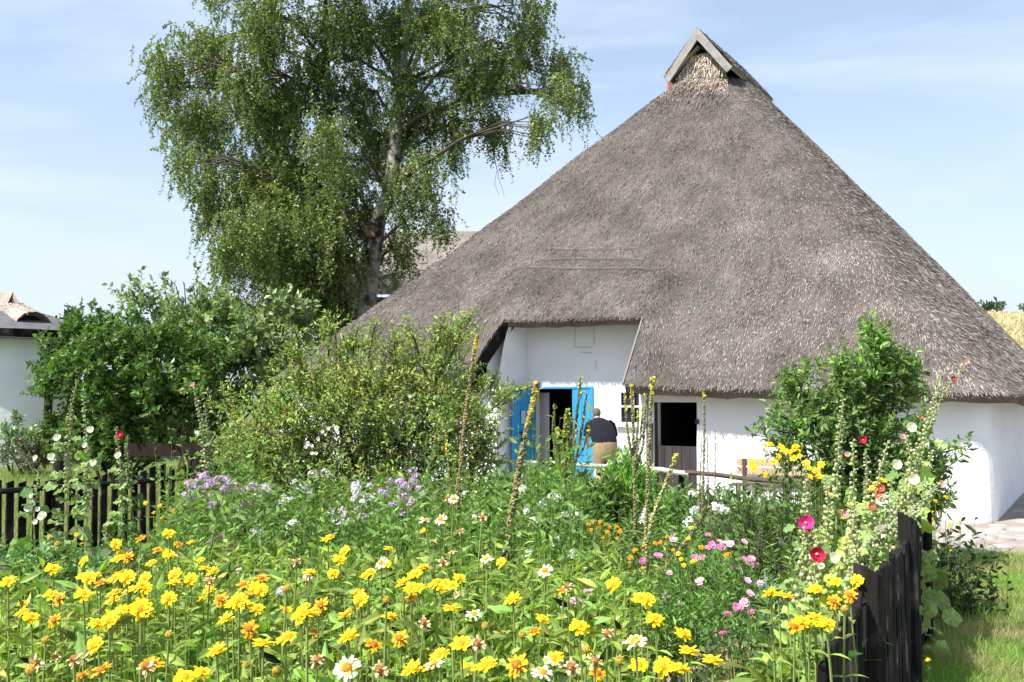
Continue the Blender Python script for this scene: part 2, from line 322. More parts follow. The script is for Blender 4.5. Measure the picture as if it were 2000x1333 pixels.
# thatched ridge cap with its small front gable
b = MB(); zt = 11.2; hw = .85; zb_ = zt-hw*KS*1.03
bs = np.linspace(6.95, 10.5, 20)
for s_ in (-1, 1):
    rows = []
    for k in range(7):
        f_ = k/6; a_ = s_*hw*f_*1.02; z_ = zt-(zt-zb_)*f_+.03*math.sin(f_*3.1)
        rows.append(HL(AM-a_, bs+.0*f_, z_+rng.normal(size=20)*.015))
    rows.append(HL(AM-s_*hw*.98, bs, zb_-.14)); rows.append(HL(AM-s_*.0, bs, zt-.42))
    V = np.concatenate(rows); k_ = 20; ff = np.array([(r_*k_+i, r_*k_+i+1, (r_+1)*k_+i+1, (r_+1)*k_+i) for r_ in range(8) for i in range(k_-1)])
    b.add(V, ff, 0, colvar(len(V), (.30, .26, .225), .04, .12))
    n = 5000; fr = rng.random(n); bb = rng.uniform(6.93, 10.5, n); P = HL(AM-s_*hw*fr, bb, zt-(zt-zb_)*fr+.03)
    D = np.tile((HL(AM-s_*hw, 0, zb_)-HL(AM, 0, zt))[None], (n, 1)); Nn = np.tile(np.array([-s_*U[0]*KS, -s_*U[1]*KS, 1.])[None], (n, 1))
    thatch_straws(b, P, D, Nn, (.08, .2))
cap = b.build('ridge_cap', M['straw'], H); cap['label'] = 'lighter thatched ridge cap on top'
# pale thatch collar just under the gable
b = MB(); n = 4200; t = rng.uniform(AM-.95, AM+.95, n); bb = 7.5-np.abs(rng.normal(size=n))*.55; t = AM+(t-AM)*(.6+.4*(7.5-bb)/1.0); z = zroof(t, bb)+.03+.05*sst((bb-6.4)/1.)
g2 = np.append(NN, 0)*KF; D = np.tile(nrm(np.array([-NN[0], -NN[1], -KF]))[None], (n, 1)); nn = np.tile(nrm(np.array([0, 0, 1.])-g2)[None], (n, 1))
thatch_straws(b, HL(t, bb, z), D, nn, (.12, .24), .06, .05)
for v_ in b.c: v_ *= np.repeat(1.15+.95*sst((bb-6.3)/.9), 4)[:, None]*np.array([1.04, 1, .93])
b.build('thatch_collar', M['straw'], H)['label'] = 'pale new reed under the small top gable'
# reed plug filling the gable below the smoke hole
b = MB(); pl = [HL(AM-x, 7.16, z) for x, z in ((-.70, zt-1.15), (.70, zt-1.15), (.24, zt-.62), (-.24, zt-.62))]; b.add(np.array(pl), [(0, 1, 2, 3)], 0, (.3, .26, .22))
n = 1500; zz_ = rng.uniform(zt-1.15, zt-.60, n); xx_ = rng.uniform(-1, 1, n)*(.20+(zt-.60-zz_)*.85); P = HL(AM-xx_, 7.12, zz_)
thatch_straws(b, P, np.tile(np.array([0, 0, -1.]), (n, 1)), np.tile(-np.append(NN, 0), (n, 1)), (.1, .2), .1, .06)
for v_ in b.c: v_ *= np.array([2.5, 2.4, 2.15])
b.build('gable_reed', M['straw'], H)
b = MB(); q = [HL(AM-s_*.52*(1-k), 7.20, zt-.36-.60*(1-k)) for s_, k in ((1, 0), (-1, 0), (0, 1))]; b.add(np.array(q), [(0, 1, 2)]); b.add(np.array(q)+np.append(NN, 0)*.05, [(0, 2, 1)]); b.build('smoke_hole', M['dark'], H)
for s_ in (1, -1):
    b = MB(); L_ = math.hypot(hw*1.08, (zt-zb_)*1.08); p0 = HL(AM-s_*.0, 6.90, zt+.03); p1 = HL(AM-s_*hw*1.06, 6.90, zb_-.12)
    d = nrm(p1-p0); up = np.cross(d, np.append(NN, 0)); up = up*np.sign(-up[2])
    q = [];
    for e_, pp, w0, w1 in ((0, p0, 0, .24), (1, p1, 0, .18)):
        for y_ in (0, .06):
            lo = pp+(up*w1 if e_ else np.array([0, 0, -.33]))
            for pt in (pp, lo): q.append(pt+np.append(NN, 0)*y_)
    b.hexa(np.array(q), 0, (.72, .70, .70)); b.build('gable_board', M['greyw'], H)
# brick chimney top peeping out left of the gable
b = MB(); cp = at(1309, 137, 26.6); b.box(cp-(-.1, 0, .45), (.32, .32, .8), None, 0); b.box(cp+(.1, 0, -.04), (.38, .38, .08), None, 0, (1.3, 1.6, 1.6)); b.build('chimney', M['brick'], H)
# hazel rods pegged on the roof
for (xa, xb, yy) in ((1058, 1240, 489), (1050, 1252, 509), (1020, 1300, 527)):
    pts = []
    for k in range(9):
        px = xa+(xb-xa)*k/8; d = ray(px, yy+rng.normal()*1.0); lo, hi = 8., 40.
        for _ in range(30):
            mid = (lo+hi)/2; p = np.array((0, 0, HC))+d*mid; q = p[:2]-CX; tt = q@U; bb_ = q@NN
            if p[2] > float(zroof(np.array(tt), np.array(bb_))) or bb_ < -.5: lo = mid
            else: hi = mid
        pts.append(p+np.array((-.01, -.03, .035)))
    b = MB(); b.tube(pts, .008, 4, 0, (.52, .47, .42)); b.build('thatching_rod', M['greyw'], roof)
# ---------------------------------------------------------------- cottage walls
def wall(path, z1, holes=(), thick=.32, step=.22, wob=.012, base_out=.05, topf=None):
    """path: list of (t,b) points; holes: (s0,s1,za,zb) along the path"""
    path = np.array(path, float); sl = np.concatenate([[0], np.cumsum(np.linalg.norm(np.diff(path, axis=0), axis=1))]); T = sl[-1]
    S = sorted(set([round(x, 4) for x in list(np.arange(0, T, step))+[T]+list(sl)+[h[0] for h in holes]+[h[1] for h in holes]]))
    S = [s for i, s in enumerate(S) if i == 0 or s-S[i-1] > .004]
    Zs = sorted(set([round(x, 4) for x in list(np.arange(0, z1, .25))+[z1]+[h[2] for h in holes]+[h[3] for h in holes]]))
    S = np.array(S); Zs = np.array(Zs); pt = np.interp(S, sl, path[:, 0]); pb = np.interp(S, sl, path[:, 1])
    tg = nrm(np.stack([np.gradient(pt, S), np.gradient(pb, S)], -1)); out = np.stack([-tg[:, 1], tg[:, 0]], -1)
    mb = MB(); ns, nz_ = len(S), len(Zs); G = np.zeros((ns, nz_, 3)); I = np.zeros((ns, nz_, 3))
    for i in range(ns):
        for k in range(nz_):
            z = Zs[k]
            nv_ = wob*2*noise.noise(Vector((S[i]*.9, z*.9, path[0][0]*3)))+wob*noise.noise(Vector((S[i]*2.7, z*2.9, 4)))
            off = nv_+base_out*(1-min(z/1.6, 1))
            zz = z
            if topf is not None and k == nz_-1: zz = z
            g_ = (pt[i]+out[i, 0]*off, pb[i]+out[i, 1]*off); h_ = (pt[i]-out[i, 0]*thick, pb[i]-out[i, 1]*thick)
            G[i, k] = HL(*g_, min(zz, float(zroof(np.array(g_[0]), np.array(g_[1])))-.24)); I[i, k] = HL(*h_, min(zz, float(zroof(np.array(h_[0]), np.array(h_[1])))-.24))
    V = np.concatenate([G.reshape(-1, 3), I.reshape(-1, 3)]); O = ns*nz_; ff = []
    solid = np.ones((ns-1, nz_-1), bool)
    for h in holes:
        for i in range(ns-1):
            for k in range(nz_-1):
                if S[i] >= h[0]-1e-3 and S[i+1] <= h[1]+1e-3 and Zs[k] >= h[2]-1e-3 and Zs[k+1] <= h[3]+1e-3: solid[i, k] = False
    id_ = lambda i, k: i*nz_+k
    for i in range(ns-1):
        for k in range(nz_-1):
            if not solid[i, k]: continue
            ff.append((id_(i, k), id_(i+1, k), id_(i+1, k+1), id_(i, k+1))); ff.append(tuple(O+x for x in (id_(i, k), id_(i, k+1), id_(i+1, k+1), id_(i+1, k))))
            for di, dk, e in ((-1, 0, (id_(i, k), id_(i, k+1))), (1, 0, (id_(i+1, k+1), id_(i+1, k))), (0, -1, (id_(i+1, k), id_(i, k))), (0, 1, (id_(i, k+1), id_(i+1, k+1)))):
                a_, c_ = i+di, k+dk
                if not (0 <= a_ < ns-1 and 0 <= c_ < nz_-1) or not solid[a_, c_]: ff.append((e[0], e[1], O+e[1], O+e[0]))
    mb.add(V, np.array(ff)); return mb
arcC = [(.28*(1-math.sin(x)), .28*(1-math.cos(x))) for x in np.linspace(0, math.pi/2, 6)]
# facade right of the recess, round the corner and back
path = [(5.56, 0.), (5.0, 0.), (3, 0), (1.5, 0)]+arcC+[(0, 3), (0, 8), (0, 13.1)]
d0 = 5.56-5.457; wl = wall(path, 2.32, holes=[(d0, 5.56-4.642, .0, 1.80)]); wl.build('front_wall', M['wall'], H)
wall([(9.1, .02), (8.80, .02), (8.80, 1.2)][::-1], 3.0).build('return_wall', M['wall'], H) if False else None
# recess back wall with main door and little window (path runs right to left -> reversed for outward normal)
RB = 1.2
w2 = wall([(8.79, RB), (5.62, RB)][::1], 4.0, holes=[(8.79-8.62, 8.79-7.28, .0, 2.08), (8.79-6.70, 8.79-6.10, 1.36, 2.02)], thick=.25, base_out=.03)
w2.build('recess_wall', M['wall'], H)
# left return and facade left of the recess
def slab(pts_tb, name, zt0, zt1):
    pass
b = MB(); bbs = np.linspace(0.02, 1.35, 10); zz0 = np.zeros(10); zt_ = np.minimum(zroof(np.full(10, 8.9), bbs)-.24, 1.98+bbs*3.0)
rows = [HL(8.79+.02*np.sin(bbs*5)-.09*(1-k_/6)*0, bbs, zt_*k_/6) for k_ in range(7)]
V = np.concatenate(rows); ff = [(r_*10+i, r_*10+i+1, (r_+1)*10+i+1, (r_+1)*10+i) for r_ in range(6) for i in range(9)]
b.add(V, np.array(ff)); b.add(V+(HL(.3, 0)-HL(0, 0)), np.array(ff)[:, ::-1])
e_ = np.array([HL(8.79, .02, 0), HL(9.09, .02, 0), HL(8.79, .02, zt_[0]), HL(9.09, .02, zt_[0])]); b.add(e_, [(0, 1, 3, 2)])
b.build('return_wall', M['wall'], H)
wall([(14.6, 0), (12, 0), (9.09, 0)], 1.98, holes=[(2.3, 3.1, .9, 1.75)]).build('left_wall', M['wall'], H)
wall([(14.6, 13.1), (14.6, 8), (14.6, 0)], 2.5).build('side_wall', M['wall'], H)
wall([(0, 13.1), (14.6, 13.1)], 2.5).build('rear_wall', M['wall'], H)
b = MB(); b.hexa(np.array([HL(x, y, z) for x in (5.6, 5.75) for y in (.02, 1.2) for z in (0, 2.3)])); b.build('recess_side', M['wall'], H)
# inside of the house: floor, and near-black walls added to darken the doorways
b = MB(); b.hexa(np.array([HL(x, y, z) for x in (.33, 14.3) for y in (1.5, 12.8) for z in (.0, .02)])); b.build('floor', M['brownw'], H)
b = MB(); b.hexa(np.array([HL(x, y, z) for x in (1.9, 12.8) for y in (3.6, 3.7) for z in (.0, 3.4)])); b.build('darkening_wall', M['dark'], H)
b = MB(); b.hexa(np.array([HL(x, y, z) for x in (1.2, 5.5) for y in (2.25, 2.35) for z in (.0, 2.6)])); b.build('darkening_wall', M['dark'], H)
b = MB(); b.hexa(np.array([HL(x, y, z) for x in (5.48, 5.53) for y in (.34, 2.3) for z in (.0, 2.3)])); b.build('darkening_wall', M['dark'], H)
# dark board on the left of the notch, thin pale board on the right, lintel timber
def board(pA, pB, wid, thk, side, name, mat, parent):
    b = MB(); d = nrm(pB-pA); s3 = np.array(side, float); s3 /= np.linalg.norm(s3); n3 = nrm(np.cross(d, s3))
    q = [pp+s3*x*wid+n3*y*thk for pp in (pA, pB) for x in (0, 1) for y in (0, 1)]; b.hexa(np.array(q)); return b.build(name, mat, parent)
nl0 = RP[0, I1]; nl1 = RP[JN, I1]; nr0 = RP[0, I0]; nr1 = RP[JN, I0]
dU = np.append(U, 0)
board(nl0-dU*.05+(0, 0, .01), nl1-dU*.05+(0, 0, .02), .30, .05, (NN[0]*.35, NN[1]*.35, -1), 'bargeboard', M['tar'], H)
board(nr0+dU*.02+(0, 0, .02), nr1+dU*.02+(0, 0, .02), .05, .03, (NN[0]*.35, NN[1]*.35, -1), 'edge_batten', pm('batten', (.22, .20, .18), .9, .2, 5), H)
b = MB(); b.box((nl0*.72+nl1*.28)-dU*.10+np.array((0, 0, -.28)), (.1, .1, .1)); b.tube([(nl0*.72+nl1*.28)-dU*.02+np.array((0, 0, -.26)), (nl0*.72+nl1*.28)-dU*.16+np.array((0, 0, -.28))], .04, 8); b.build('timber_peg', M['tar'], H)
# rafter ends under the right eave corner
for k in range(9):
    bq = 1.2+k*1.5; p0 = HL(-.40, bq, zroof(np.array(-.40), np.array(bq))-.33); p1 = HL(.12, bq, zroof(np.array(.12), np.array(bq))-.36)
    b = MB(); b.tube([p0, p1], .055, 6, 0, (2.2, 1.9, 1.6)); b.build('rafter', M['brownw'], H)
# hairline cracks and a painted-over hatch outline on the recess wall
M['seam'] = pm('seam', (.42, .43, .47), .9, .1, 5)
def scratch(px0, py0, px1, py1, w_=.010):
    out_ = []
    for px, py in ((px0, py0), (px1, py1)):
        d = ray(px, py); o_ = HL(0, RB-.016); nn = np.append(NN, 0); k = (nn@(o_-np.array((0, 0, HC))))/(nn@d); out_.append(np.array((0, 0, HC))+d*k)
    b = MB(); b.tube(out_, w_/2, 4, 0, (1, 1, 1)); b.build('plaster_seam', M['seam'], H)
for q in ((1123, 638, 1123, 676), (1119, 679, 1157, 679), (1132, 688, 1157, 690), (1160, 640, 1160, 676), (1122, 638, 1158, 635), (1164, 704, 1163, 722)): scratch(*q)
# main door: left leaf swung out against the return wall, right leaf closed
def leaf_obj(hinge, other, z0, z1, name, mat, planks=4, parent=H, thk=.045):
    """hinge, other: (t,b) plan points"""
    h = HL(*hinge); o_ = HL(*other); d = nrm(o_-h); n3 = np.array((d[1], -d[0], 0)); L_ = np.linalg.norm(o_-h); b = MB()
    for k in range(planks):
        a0 = L_*k/planks+.004; a1 = L_*(k+1)/planks-.004
        b.hexa(np.array([h+d*a+n3*y+np.array((0, 0, z)) for a in (a0, a1) for y in (-thk/2, thk/2) for z in (z0, z1)]))
    ob = b.build(name, mat, parent); return ob, h, d, n3, L_
lf, h, d, n3, L_ = leaf_obj((8.60, 1.14), (8.66, .42), .04, 2.04, 'door', M['blue'], 3)
lf['label'] = 'blue plank door leaf swung open on the left'
def onleaf(a0, a1, z0, z1, off, name, mat, par, thk=.02):
    b = MB(); b.hexa(np.array([h+d*a+n3*y+np.array((0, 0, z)) for a in (a0, a1) for y in (off, off+thk) for z in (z0, z1)])); return b.build(name, mat, par)
sgn = 1 if (n3@(-dU)) > 0 else -1
for zz in (.35, 1.05, 1.78): onleaf(.04, L_-.04, zz, zz+.10, sgn*.03-(0 if sgn > 0 else .02), 'door_batten', M['blue'], lf)
onleaf(.36, .50, 1.36, 1.62, sgn*.052-(0 if sgn > 0 else .004), 'paper_notice', pm('notice', (.45, .55, .62), .7, .05, 9), lf, .004)
onleaf(.40, .56, 1.16, 1.19, sgn*.055-(0 if sgn > 0 else .02), 'latch', M['iron'], lf)
onleaf(.46, .50, .98, 1.14, sgn*.055-(0 if sgn > 0 else .01), 'lock_plate', M['iron'], lf, .01)
lf2, h, d, n3, L_ = leaf_obj((7.285, 1.20), (7.72, 1.20), .04, 2.05, 'door', M['blue'], 2); lf2['label'] = 'closed narrow right leaf of the blue door'
b = MB()
for q in ((7.25, 7.30, 0, 2.10), (8.60, 8.66, 0, 2.10), (7.30, 8.60, 2.06, 2.10)): b.hexa(np.array([HL(x, y, z) for x in q[:2] for y in (1.165, 1.26) for z in q[2:]]))
b.build('door_frame', M['blue'], H)
b = MB(); b.hexa(np.array([HL(x, y, z) for x in (7.2, 8.7) for y in (.8, 1.5) for z in (0, .09)])); b.build('door_step', M['stone'], H)
M['inner'] = pm('inner_paint', (.50, .48, .52), .8, .1, 3)
ld, h, d, n3, L_ = leaf_obj((8.86, 1.60), (8.50, 1.66), .03, 1.98, 'inner_door', M['inner'], 3); ld['label'] = 'pale grey inner door'
for a_, z_ in ((.07, 1.22), (.12, 1.12), (.05, 1.02), (.10, .92), (.06, .82)): 
    b = MB(); b.box(h+d*a_-np.append(NN, 0)*.035+np.array((0, 0, z_)), (.07, .02, .025)); b.build('coat_hook', M['iron'], ld)
# small window in the recess
wf = MB()
for q in ((6.10, 6.14, 1.36, 2.02), (6.66, 6.70, 1.36, 2.02), (6.14, 6.66, 1.98, 2.02), (6.14, 6.66, 1.36, 1.40), (6.14, 6.66, 1.69, 1.725), (6.385, 6.415, 1.725, 1.98), (6.385, 6.415, 1.40, 1.69)):
    wf.hexa(np.array([HL(x, y, z) for x in q[:2] for y in (1.20, 1.25) for z in q[2:]]))
wf = wf.build('window', M['paint'], H); b = MB(); b.hexa(np.array([HL(x, y, z) for x in (6.14, 6.66) for y in (1.27, 1.28) for z in (1.40, 1.98)])); b.build('pane', M['glass'], wf)
b = MB(); b.hexa(np.array([HL(x, y, z) for x in (6.06, 6.74) for y in (1.10, 1.2) for z in (1.31, 1.355)])); b.build('window_sill', M['paint'], wf)
b = MB()
for x0, x1 in ((11.5, 11.56), (12.24, 12.3)): b.hexa(np.array([HL(x, y, z) for x in (x0, x1) for y in (.02, .08) for z in (.9, 1.75)]))
for z0, z1 in ((.9, .96), (1.69, 1.75), (1.3, 1.34)): b.hexa(np.array([HL(x, y, z) for x in (11.56, 12.24) for y in (.02, .08) for z in (z0, z1)]))
wf = b.build('window', M['paint'], H); b = MB(); b.hexa(np.array([HL(x, y, z) for x in (11.5, 12.3) for y in (.1, .11) for z in (.9, 1.75)])); b.build('pane', M['glass'], wf)
# stable door: lower half shut, upper half open
lf3, h, d, n3, L_ = leaf_obj((5.45, .10), (4.65, .10), .03, 1.02, 'half_door', pm('door_wood', (.052, .042, .045), .9, .3, 4, bump=.5, bs=20, stretch=(4, 4, .3)), 5); lf3['label'] = 'closed lower half of the dark stable door'
b = MB(); b.hexa(np.array([HL(x, y, z) for x in (4.60, 4.66) for y in (-.05, .02) for z in (1.42, 1.50)])); b.build('hinge_pin', M['iron'], H)
b = MB(); b.hexa(np.array([HL(x, y, z) for x in (5.47, 5.58) for y in (-.06, .03) for z in (0, 1.42)])); b.build('corner_post', pm('post_purple', (.10, .075, .085), .9, .3, 6), H)
b = MB()
for q in ((5.44, 5.475, 0, 1.83), (4.625, 4.66, 0, 1.83), (4.66, 5.44, 1.79, 1.83)): b.hexa(np.array([HL(x, y, z) for x in q[:2] for y in (.03, .14) for z in q[2:]]))
b.build('door_frame', M['brownw'], H)
# ---------------------------------------------------------------- bench by the wall
bn = thing('garden_bench', tuple(HL(3.1, -.45)), 'light wooden slatted bench standing against the white cottage wall', 'bench')
for z0 in (.60, .74): b = MB(); b.hexa(np.array([HL(x, y, z) for x in (2.3, 3.86) for y in (-.22, -.19) for z in (z0, z0+.115)])); b.build('back_slat', pm('bench_wood', (.52, .36, .24), .7, .15, 4), bn)
b = MB()
for y0 in (-.62, -.50, -.38): b.hexa(np.array([HL(x, y, z) for x in (2.3, 3.86) for y in (y0, y0+.1) for z in (.43, .46)]))
b.build('seat', M['brownw'], bn)
for x0 in (2.4, 3.7):
    b = MB(); b.hexa(np.array([HL(x, y, z) for x in (x0, x0+.06) for y in (-.25, -.22) for z in (0, .86)])); b.build('leg', M['brownw'], bn)
    b = MB(); b.hexa(np.array([HL(x, y, z) for x in (x0, x0+.06) for y in (-.60, -.54) for z in (0, .43)])); b.build('leg', M['brownw'], bn)
# ---------------------------------------------------------------- house on the left edge
LHc = at(86, 900, 27.0); LX, LY = LHc[0], 27.0
LH = thing('whitewashed_house', (LX-3, LY+2, 0), 'whitewashed round-cornered house with dark eave at the left edge', 'house')
path = [(LX-9, LY+.6), (LX-5, LY-.1), (LX-2.4, LY-.05), (LX-1.1, LY+.2), (LX-.35, LY+.75), (LX-.05, LY+1.5), (LX-.35, LY+2.5), (LX-3.2, LY+7.5)]
b = MB(); k = len(path); v = [(x, y, 0) for x, y in path]+[(x, y, 3.5) for x, y in path]; b.add(v, [(i, i+1, k+i+1, k+i) for i in range(k-1)]); b.build('wall', M['wall'], LH, smooth=True)
# lower roof skirt and main thatched roof
def loftrows(rows, name, mat, par, col=(1, 1, 1), smooth=False):
    b = MB(); k = len(rows[0]); v = np.concatenate([np.array(r, float) for r in rows]); ff = np.array([(r*k+i, r*k+i+1, (r+1)*k+i+1, (r+1)*k+i) for r in range(len(rows)-1) for i in range(k-1)])
    b.add(v, ff, 0, col); return b, b.build(name, mat, par, smooth)
c0 = np.array((LX-5.5, LY+5.5)); ring = np.array([(LX-12, LY-.6), (LX-5, LY-.7), (LX-2.2, LY-.6), (LX-.8, LY-.25), (LX+.1, LY+.6), (LX+.38, LY+1.5), (LX-.1, LY+2.9), (LX-2.8, LY+8)])
def rr_(f, z): return [tuple(c0+(p-c0)*(1-f))+(z,) for p in ring]
M['shaded_face'] = pm('shaded_thatch', (.12, .115, .13), .9, .2, 4, bump=.4, bs=16)  # shade on this thatch face put into a dark grey colour
loftrows([rr_(.0, 3.50), rr_(.0, 3.74)], 'fascia', M['tar'], LH, (1, 1, 1))
loftrows([rr_(.0, 3.497), rr_(.45, 3.503)], 'soffit', M['tar'], LH, (1, 1, 1))
loftrows([rr_(0, 3.74), rr_(.13, 4.05), rr_(.26, 4.33)], 'roof_skirt', M['shaded_face'], LH)
def thing_thatch(rows, name, par, n=9000, base=(.36, .31, .26)):
    R_ = [np.array(r, float) for r in rows]; b = MB(); k = len(rows[0]); v = np.concatenate(R_)
    b.add(v, np.array([(r*k+i, r*k+i+1, (r+1)*k+i+1, (r+1)*k+i) for r in range(len(rows)-1) for i in range(k-1)]), 0, colvar(len(v), base, .04, .1))
    ri = rng.integers(0, len(rows)-1, n); ii = rng.integers(0, k-1, n); u_ = rng.random((n, 1)); w_ = rng.random((n, 1)); G = np.array(R_)
    p00, p01, p10, p11 = G[ri, ii], G[ri, ii+1], G[ri+1, ii], G[ri+1, ii+1]
    P = (p00*(1-u_)+p01*u_)*(1-w_)+(p10*(1-u_)+p11*u_)*w_; D = (p00*(1-u_)+p01*u_)-(p10*(1-u_)+p11*u_); Nn = np.cross(p01-p00, p10-p00); Nn = Nn*np.sign(Nn[:, 2:3]+1e-6)
    thatch_straws(b, P, D, Nn, (.06, .15), .12, .05)
    for v_ in b.c[1:]: v_ *= base[0]/.18
    return b.build(name, M['straw'], par)
thing_thatch([rr_(.24, 4.28), rr_(.45, 4.5), rr_(.66, 4.72), rr_(.86, 4.9)], 'roof', LH)
g = at(42, 640, 28.3)   # eyebrow dormer: a thatched half barrel with a dark round mouth
def barrel(f0, ax, L_, r0, name, mouth=True):
    ax = nrm(np.array(ax, float)); sd_ = nrm(np.cross(ax, (0, 0, 1))); rows = []
    for q in range(6):
        s_ = L_*q/5; rr0 = r0*(1-.10*q/5); rows.append([f0-ax*s_+sd_*math.cos(x)*rr0+np.array((0, 0, 1))*math.sin(x)*rr0+np.array((0, 0, .55*s_*.5)) for x in np.linspace(0, math.pi, 12)])
    ob = thing_thatch(rows, name, LH, 700)
    b = MB(); out_ = rows[0]; inn = [f0+(np.array(p)-f0)*.80-ax*.25 for p in out_]; b.add(out_+inn, [(i, i+1, 12+i+1, 12+i) for i in range(11)], 0, (.2, .17, .14)); b.build('dormer_rim', M['straw'], ob)
    b = MB(); b.add(inn, [tuple(range(12))]); b.build('dormer_mouth', M['dark'], ob)
barrel(at(66, 645, 27.8), (.72, -.69, 0), 2.6, .52, 'dormer')
a_ = at(26, 569, 28.6); bl = at(12, 600, 28.6); br = at(40, 600, 28.4)
b = MB(); bk = np.array((-1.6, 1.2, .0)); b.add([a_, bl, br, a_+bk, bl+bk, br+bk], [(0, 3, 4, 1), (0, 2, 5, 3)], 0, (.36, .31, .26)); gab = b.build('gable_cap', M['straw'], LH)
b = MB(); b.add([a_-(0, -.05, .06), bl+(.05, .05, 0), br+(-.02, .05, 0)], [(0, 1, 2)]); b.build('gable_mouth', M['brownw'], gab)
dp = at(96, 700, 26.6)
b = MB(); b.tube([(dp[0], dp[1], 3.3), (dp[0]+.02, dp[1], 2.), (dp[0]-.02, dp[1], .0)], .11, 8); b.build('downpipe', M['tar'], LH)
b = MB(); q = at(100, 750, 29.2); b.box((q[0]+.1, 29.2, 1.6), (1.0, .08, 1.9)); b.build('shutter', M['blue'], LH)
# ---------------------------------------------------------------- rear house behind the birch
RH = thing('farmhouse', (-5.0, 37, 0), 'distant thatched farmhouse behind the birch with a white-framed window', 'house')
RZ = at(800, 452, 37)[2]; EZ = at(690, 578, 33)[2]; x0, x1 = -6.9, 3.2
thing_thatch([[(x, 32.6, EZ) for x in np.linspace(x0-.6, x1, 14)], [(x, 34.8, (EZ+RZ)/2-.05) for x in np.linspace(x0+1.0, x1, 14)], [(x, 37, RZ) for x in np.linspace(x0+2.2, x1, 14)]], 'roof', RH, 16000, (.27, .235, .21))
b = MB(); b.box(((x0+x1)/2, 37.0, EZ/2), (x1-x0-1, 8.0, EZ-.1), None, 0, (1, 1, 1)); b.build('wall', M['brownw'], RH)
wx = at(688, 597, 32.9); b = MB()
for dx, dz, sx, sz in ((-.27, 0, .06, .8), (.27, 0, .06, .8), (0, .37, .48, .06), (0, -.37, .48, .06), (0, 0, .05, .68)): b.box((wx[0]+dx, 32.94, wx[2]+dz), (sx, .08, sz))
wf = b.build('window', M['paint'], RH); b = MB(); b.box((wx[0], 32.96, wx[2]), (.5, .02, .7)); b.build('pane', M['paint'], wf)
# ---------------------------------------------------------------- foliage generators
def shoots(mb, P, D, L, m, T, size, base, hv=.10, vv=.22, sp=1.0, mat=0, twig=None, droop=0., up=.6, shoot_var=.18):
    n = len(P); D = nrm(D); L = np.broadcast_to(np.asarray(L, float), (n,)); cb = colvar(n, base, hv*.7, shoot_var)
    for k in range(m):
        s_ = (k+.3+.5*rng.random(n))/m; pos = P+D*(L*s_)[:, None]; pos[:, 2] -= droop*L*s_*s_
        per = nrm(np.cross(D, rdir(n))); ld = nrm(D*math.cos(sp)+per*math.sin(sp)); ld[:, 2] -= droop*.5
        ld = nrm(ld); nn = rdir(n, up); c = np.clip(cb*(1+rng.normal(size=(n, 1))*vv), .004, .9)
        mb.inst(T, pos, basis(ld, nn), size*rng.uniform(.65, 1.2, n), mat, c)
    if twig:
        T3 = (np.array([(-1, 0, -.5), (1, 0, -.5), (0, 0, 1), (-.5, 1, -.3), (.5, 1, -.3), (0, 1, .5)]), np.array([[0, 1, 4, 3], [1, 2, 5, 4], [2, 0, 3, 5]]))
        tv, tf = T3; E = P+D*L[:, None]; E[:, 2] -= droop*L; d2 = E-P; l2 = np.linalg.norm(d2, axis=1); R = basis(d2, rdir(n))
        R = R*np.stack([np.full(n, twig[0]), l2, np.full(n, twig[0])], -1)[:, None, :]
        mb.inst(T3, P, R, 1., twig[1], np.tile(np.array(twig[2])[None], (n, 1)))
def ell(n, c, r, inner=.55):
    d = rdir(n); f = rng.uniform(inner, 1, (n, 1))**.6; return np.array(c)+d*f*np.array(r), d
def bush(name, blobs, npm, T, size, base, label, cat, mat='leaf', L=.28, m=9, up=.7, inner=.5, trunk=None, group=None, base2=None, extra=None, hv=.1):
    c0 = np.mean([q[0] for q in blobs], 0); root = thing(name, (c0[0], c0[1], 0), label, cat, group); b = MB()
    for q in blobs:
        c, r = q[0], q[1]; bs_ = q[2] if len(q) > 2 else base; area = (r[0]*r[2]+r[0]*r[1]+r[1]*r[2])*4; n = int(npm*area*2.6)
        P, d = ell(n, c, r, inner); K = max(1, min(n, max(5, n//11))); q_ = rng.integers(0, K, n); P = P[q_]+rng.normal(size=(n, 3))*min(.17, r[0]*.3); d = nrm(d[q_]+rdir(n)*.5); D = nrm(d*.9+rdir(n)*.6+np.array((0, 0, up))); ok = P[:, 2] > .05
        shoots(b, P[ok], D[ok], rng.uniform(.6, 1.2, ok.sum())*L, m, T, size, bs_, twig=(.006, 1, (1, 1, 1)), hv=hv)
    if extra: extra(b)
    b.build('foliage', [M[mat], M['barkd']], root)
    b = MB()
    for q in blobs:
        p0 = np.array((c0[0]+rng.normal()*.15, c0[1]+rng.normal()*.15, 0)); p1 = np.array(q[0]); md = (p0+p1)/2+rng.normal(size=3)*.1
        for _ in range(3):
            e = p1+rng.normal(size=3)*np.array(q[1])*.4; b.tube([p0, md, p1, e], [.035, .025, .014, .006], 5)
    b.build('branches', M['barkd'], root); return root
def px_blobs(L, Y, dy=1.3):
    o = []
    for q in L:
        yy = Y+(q[4] if len(q) > 4 else 0); c = at(q[0], q[1], yy); s_ = yy/F; r = (q[2]*s_, min(q[2], q[3])*s_*dy, q[3]*s_); o.append((c, r)+((q[5],) if len(q) > 5 else ()))
    return o
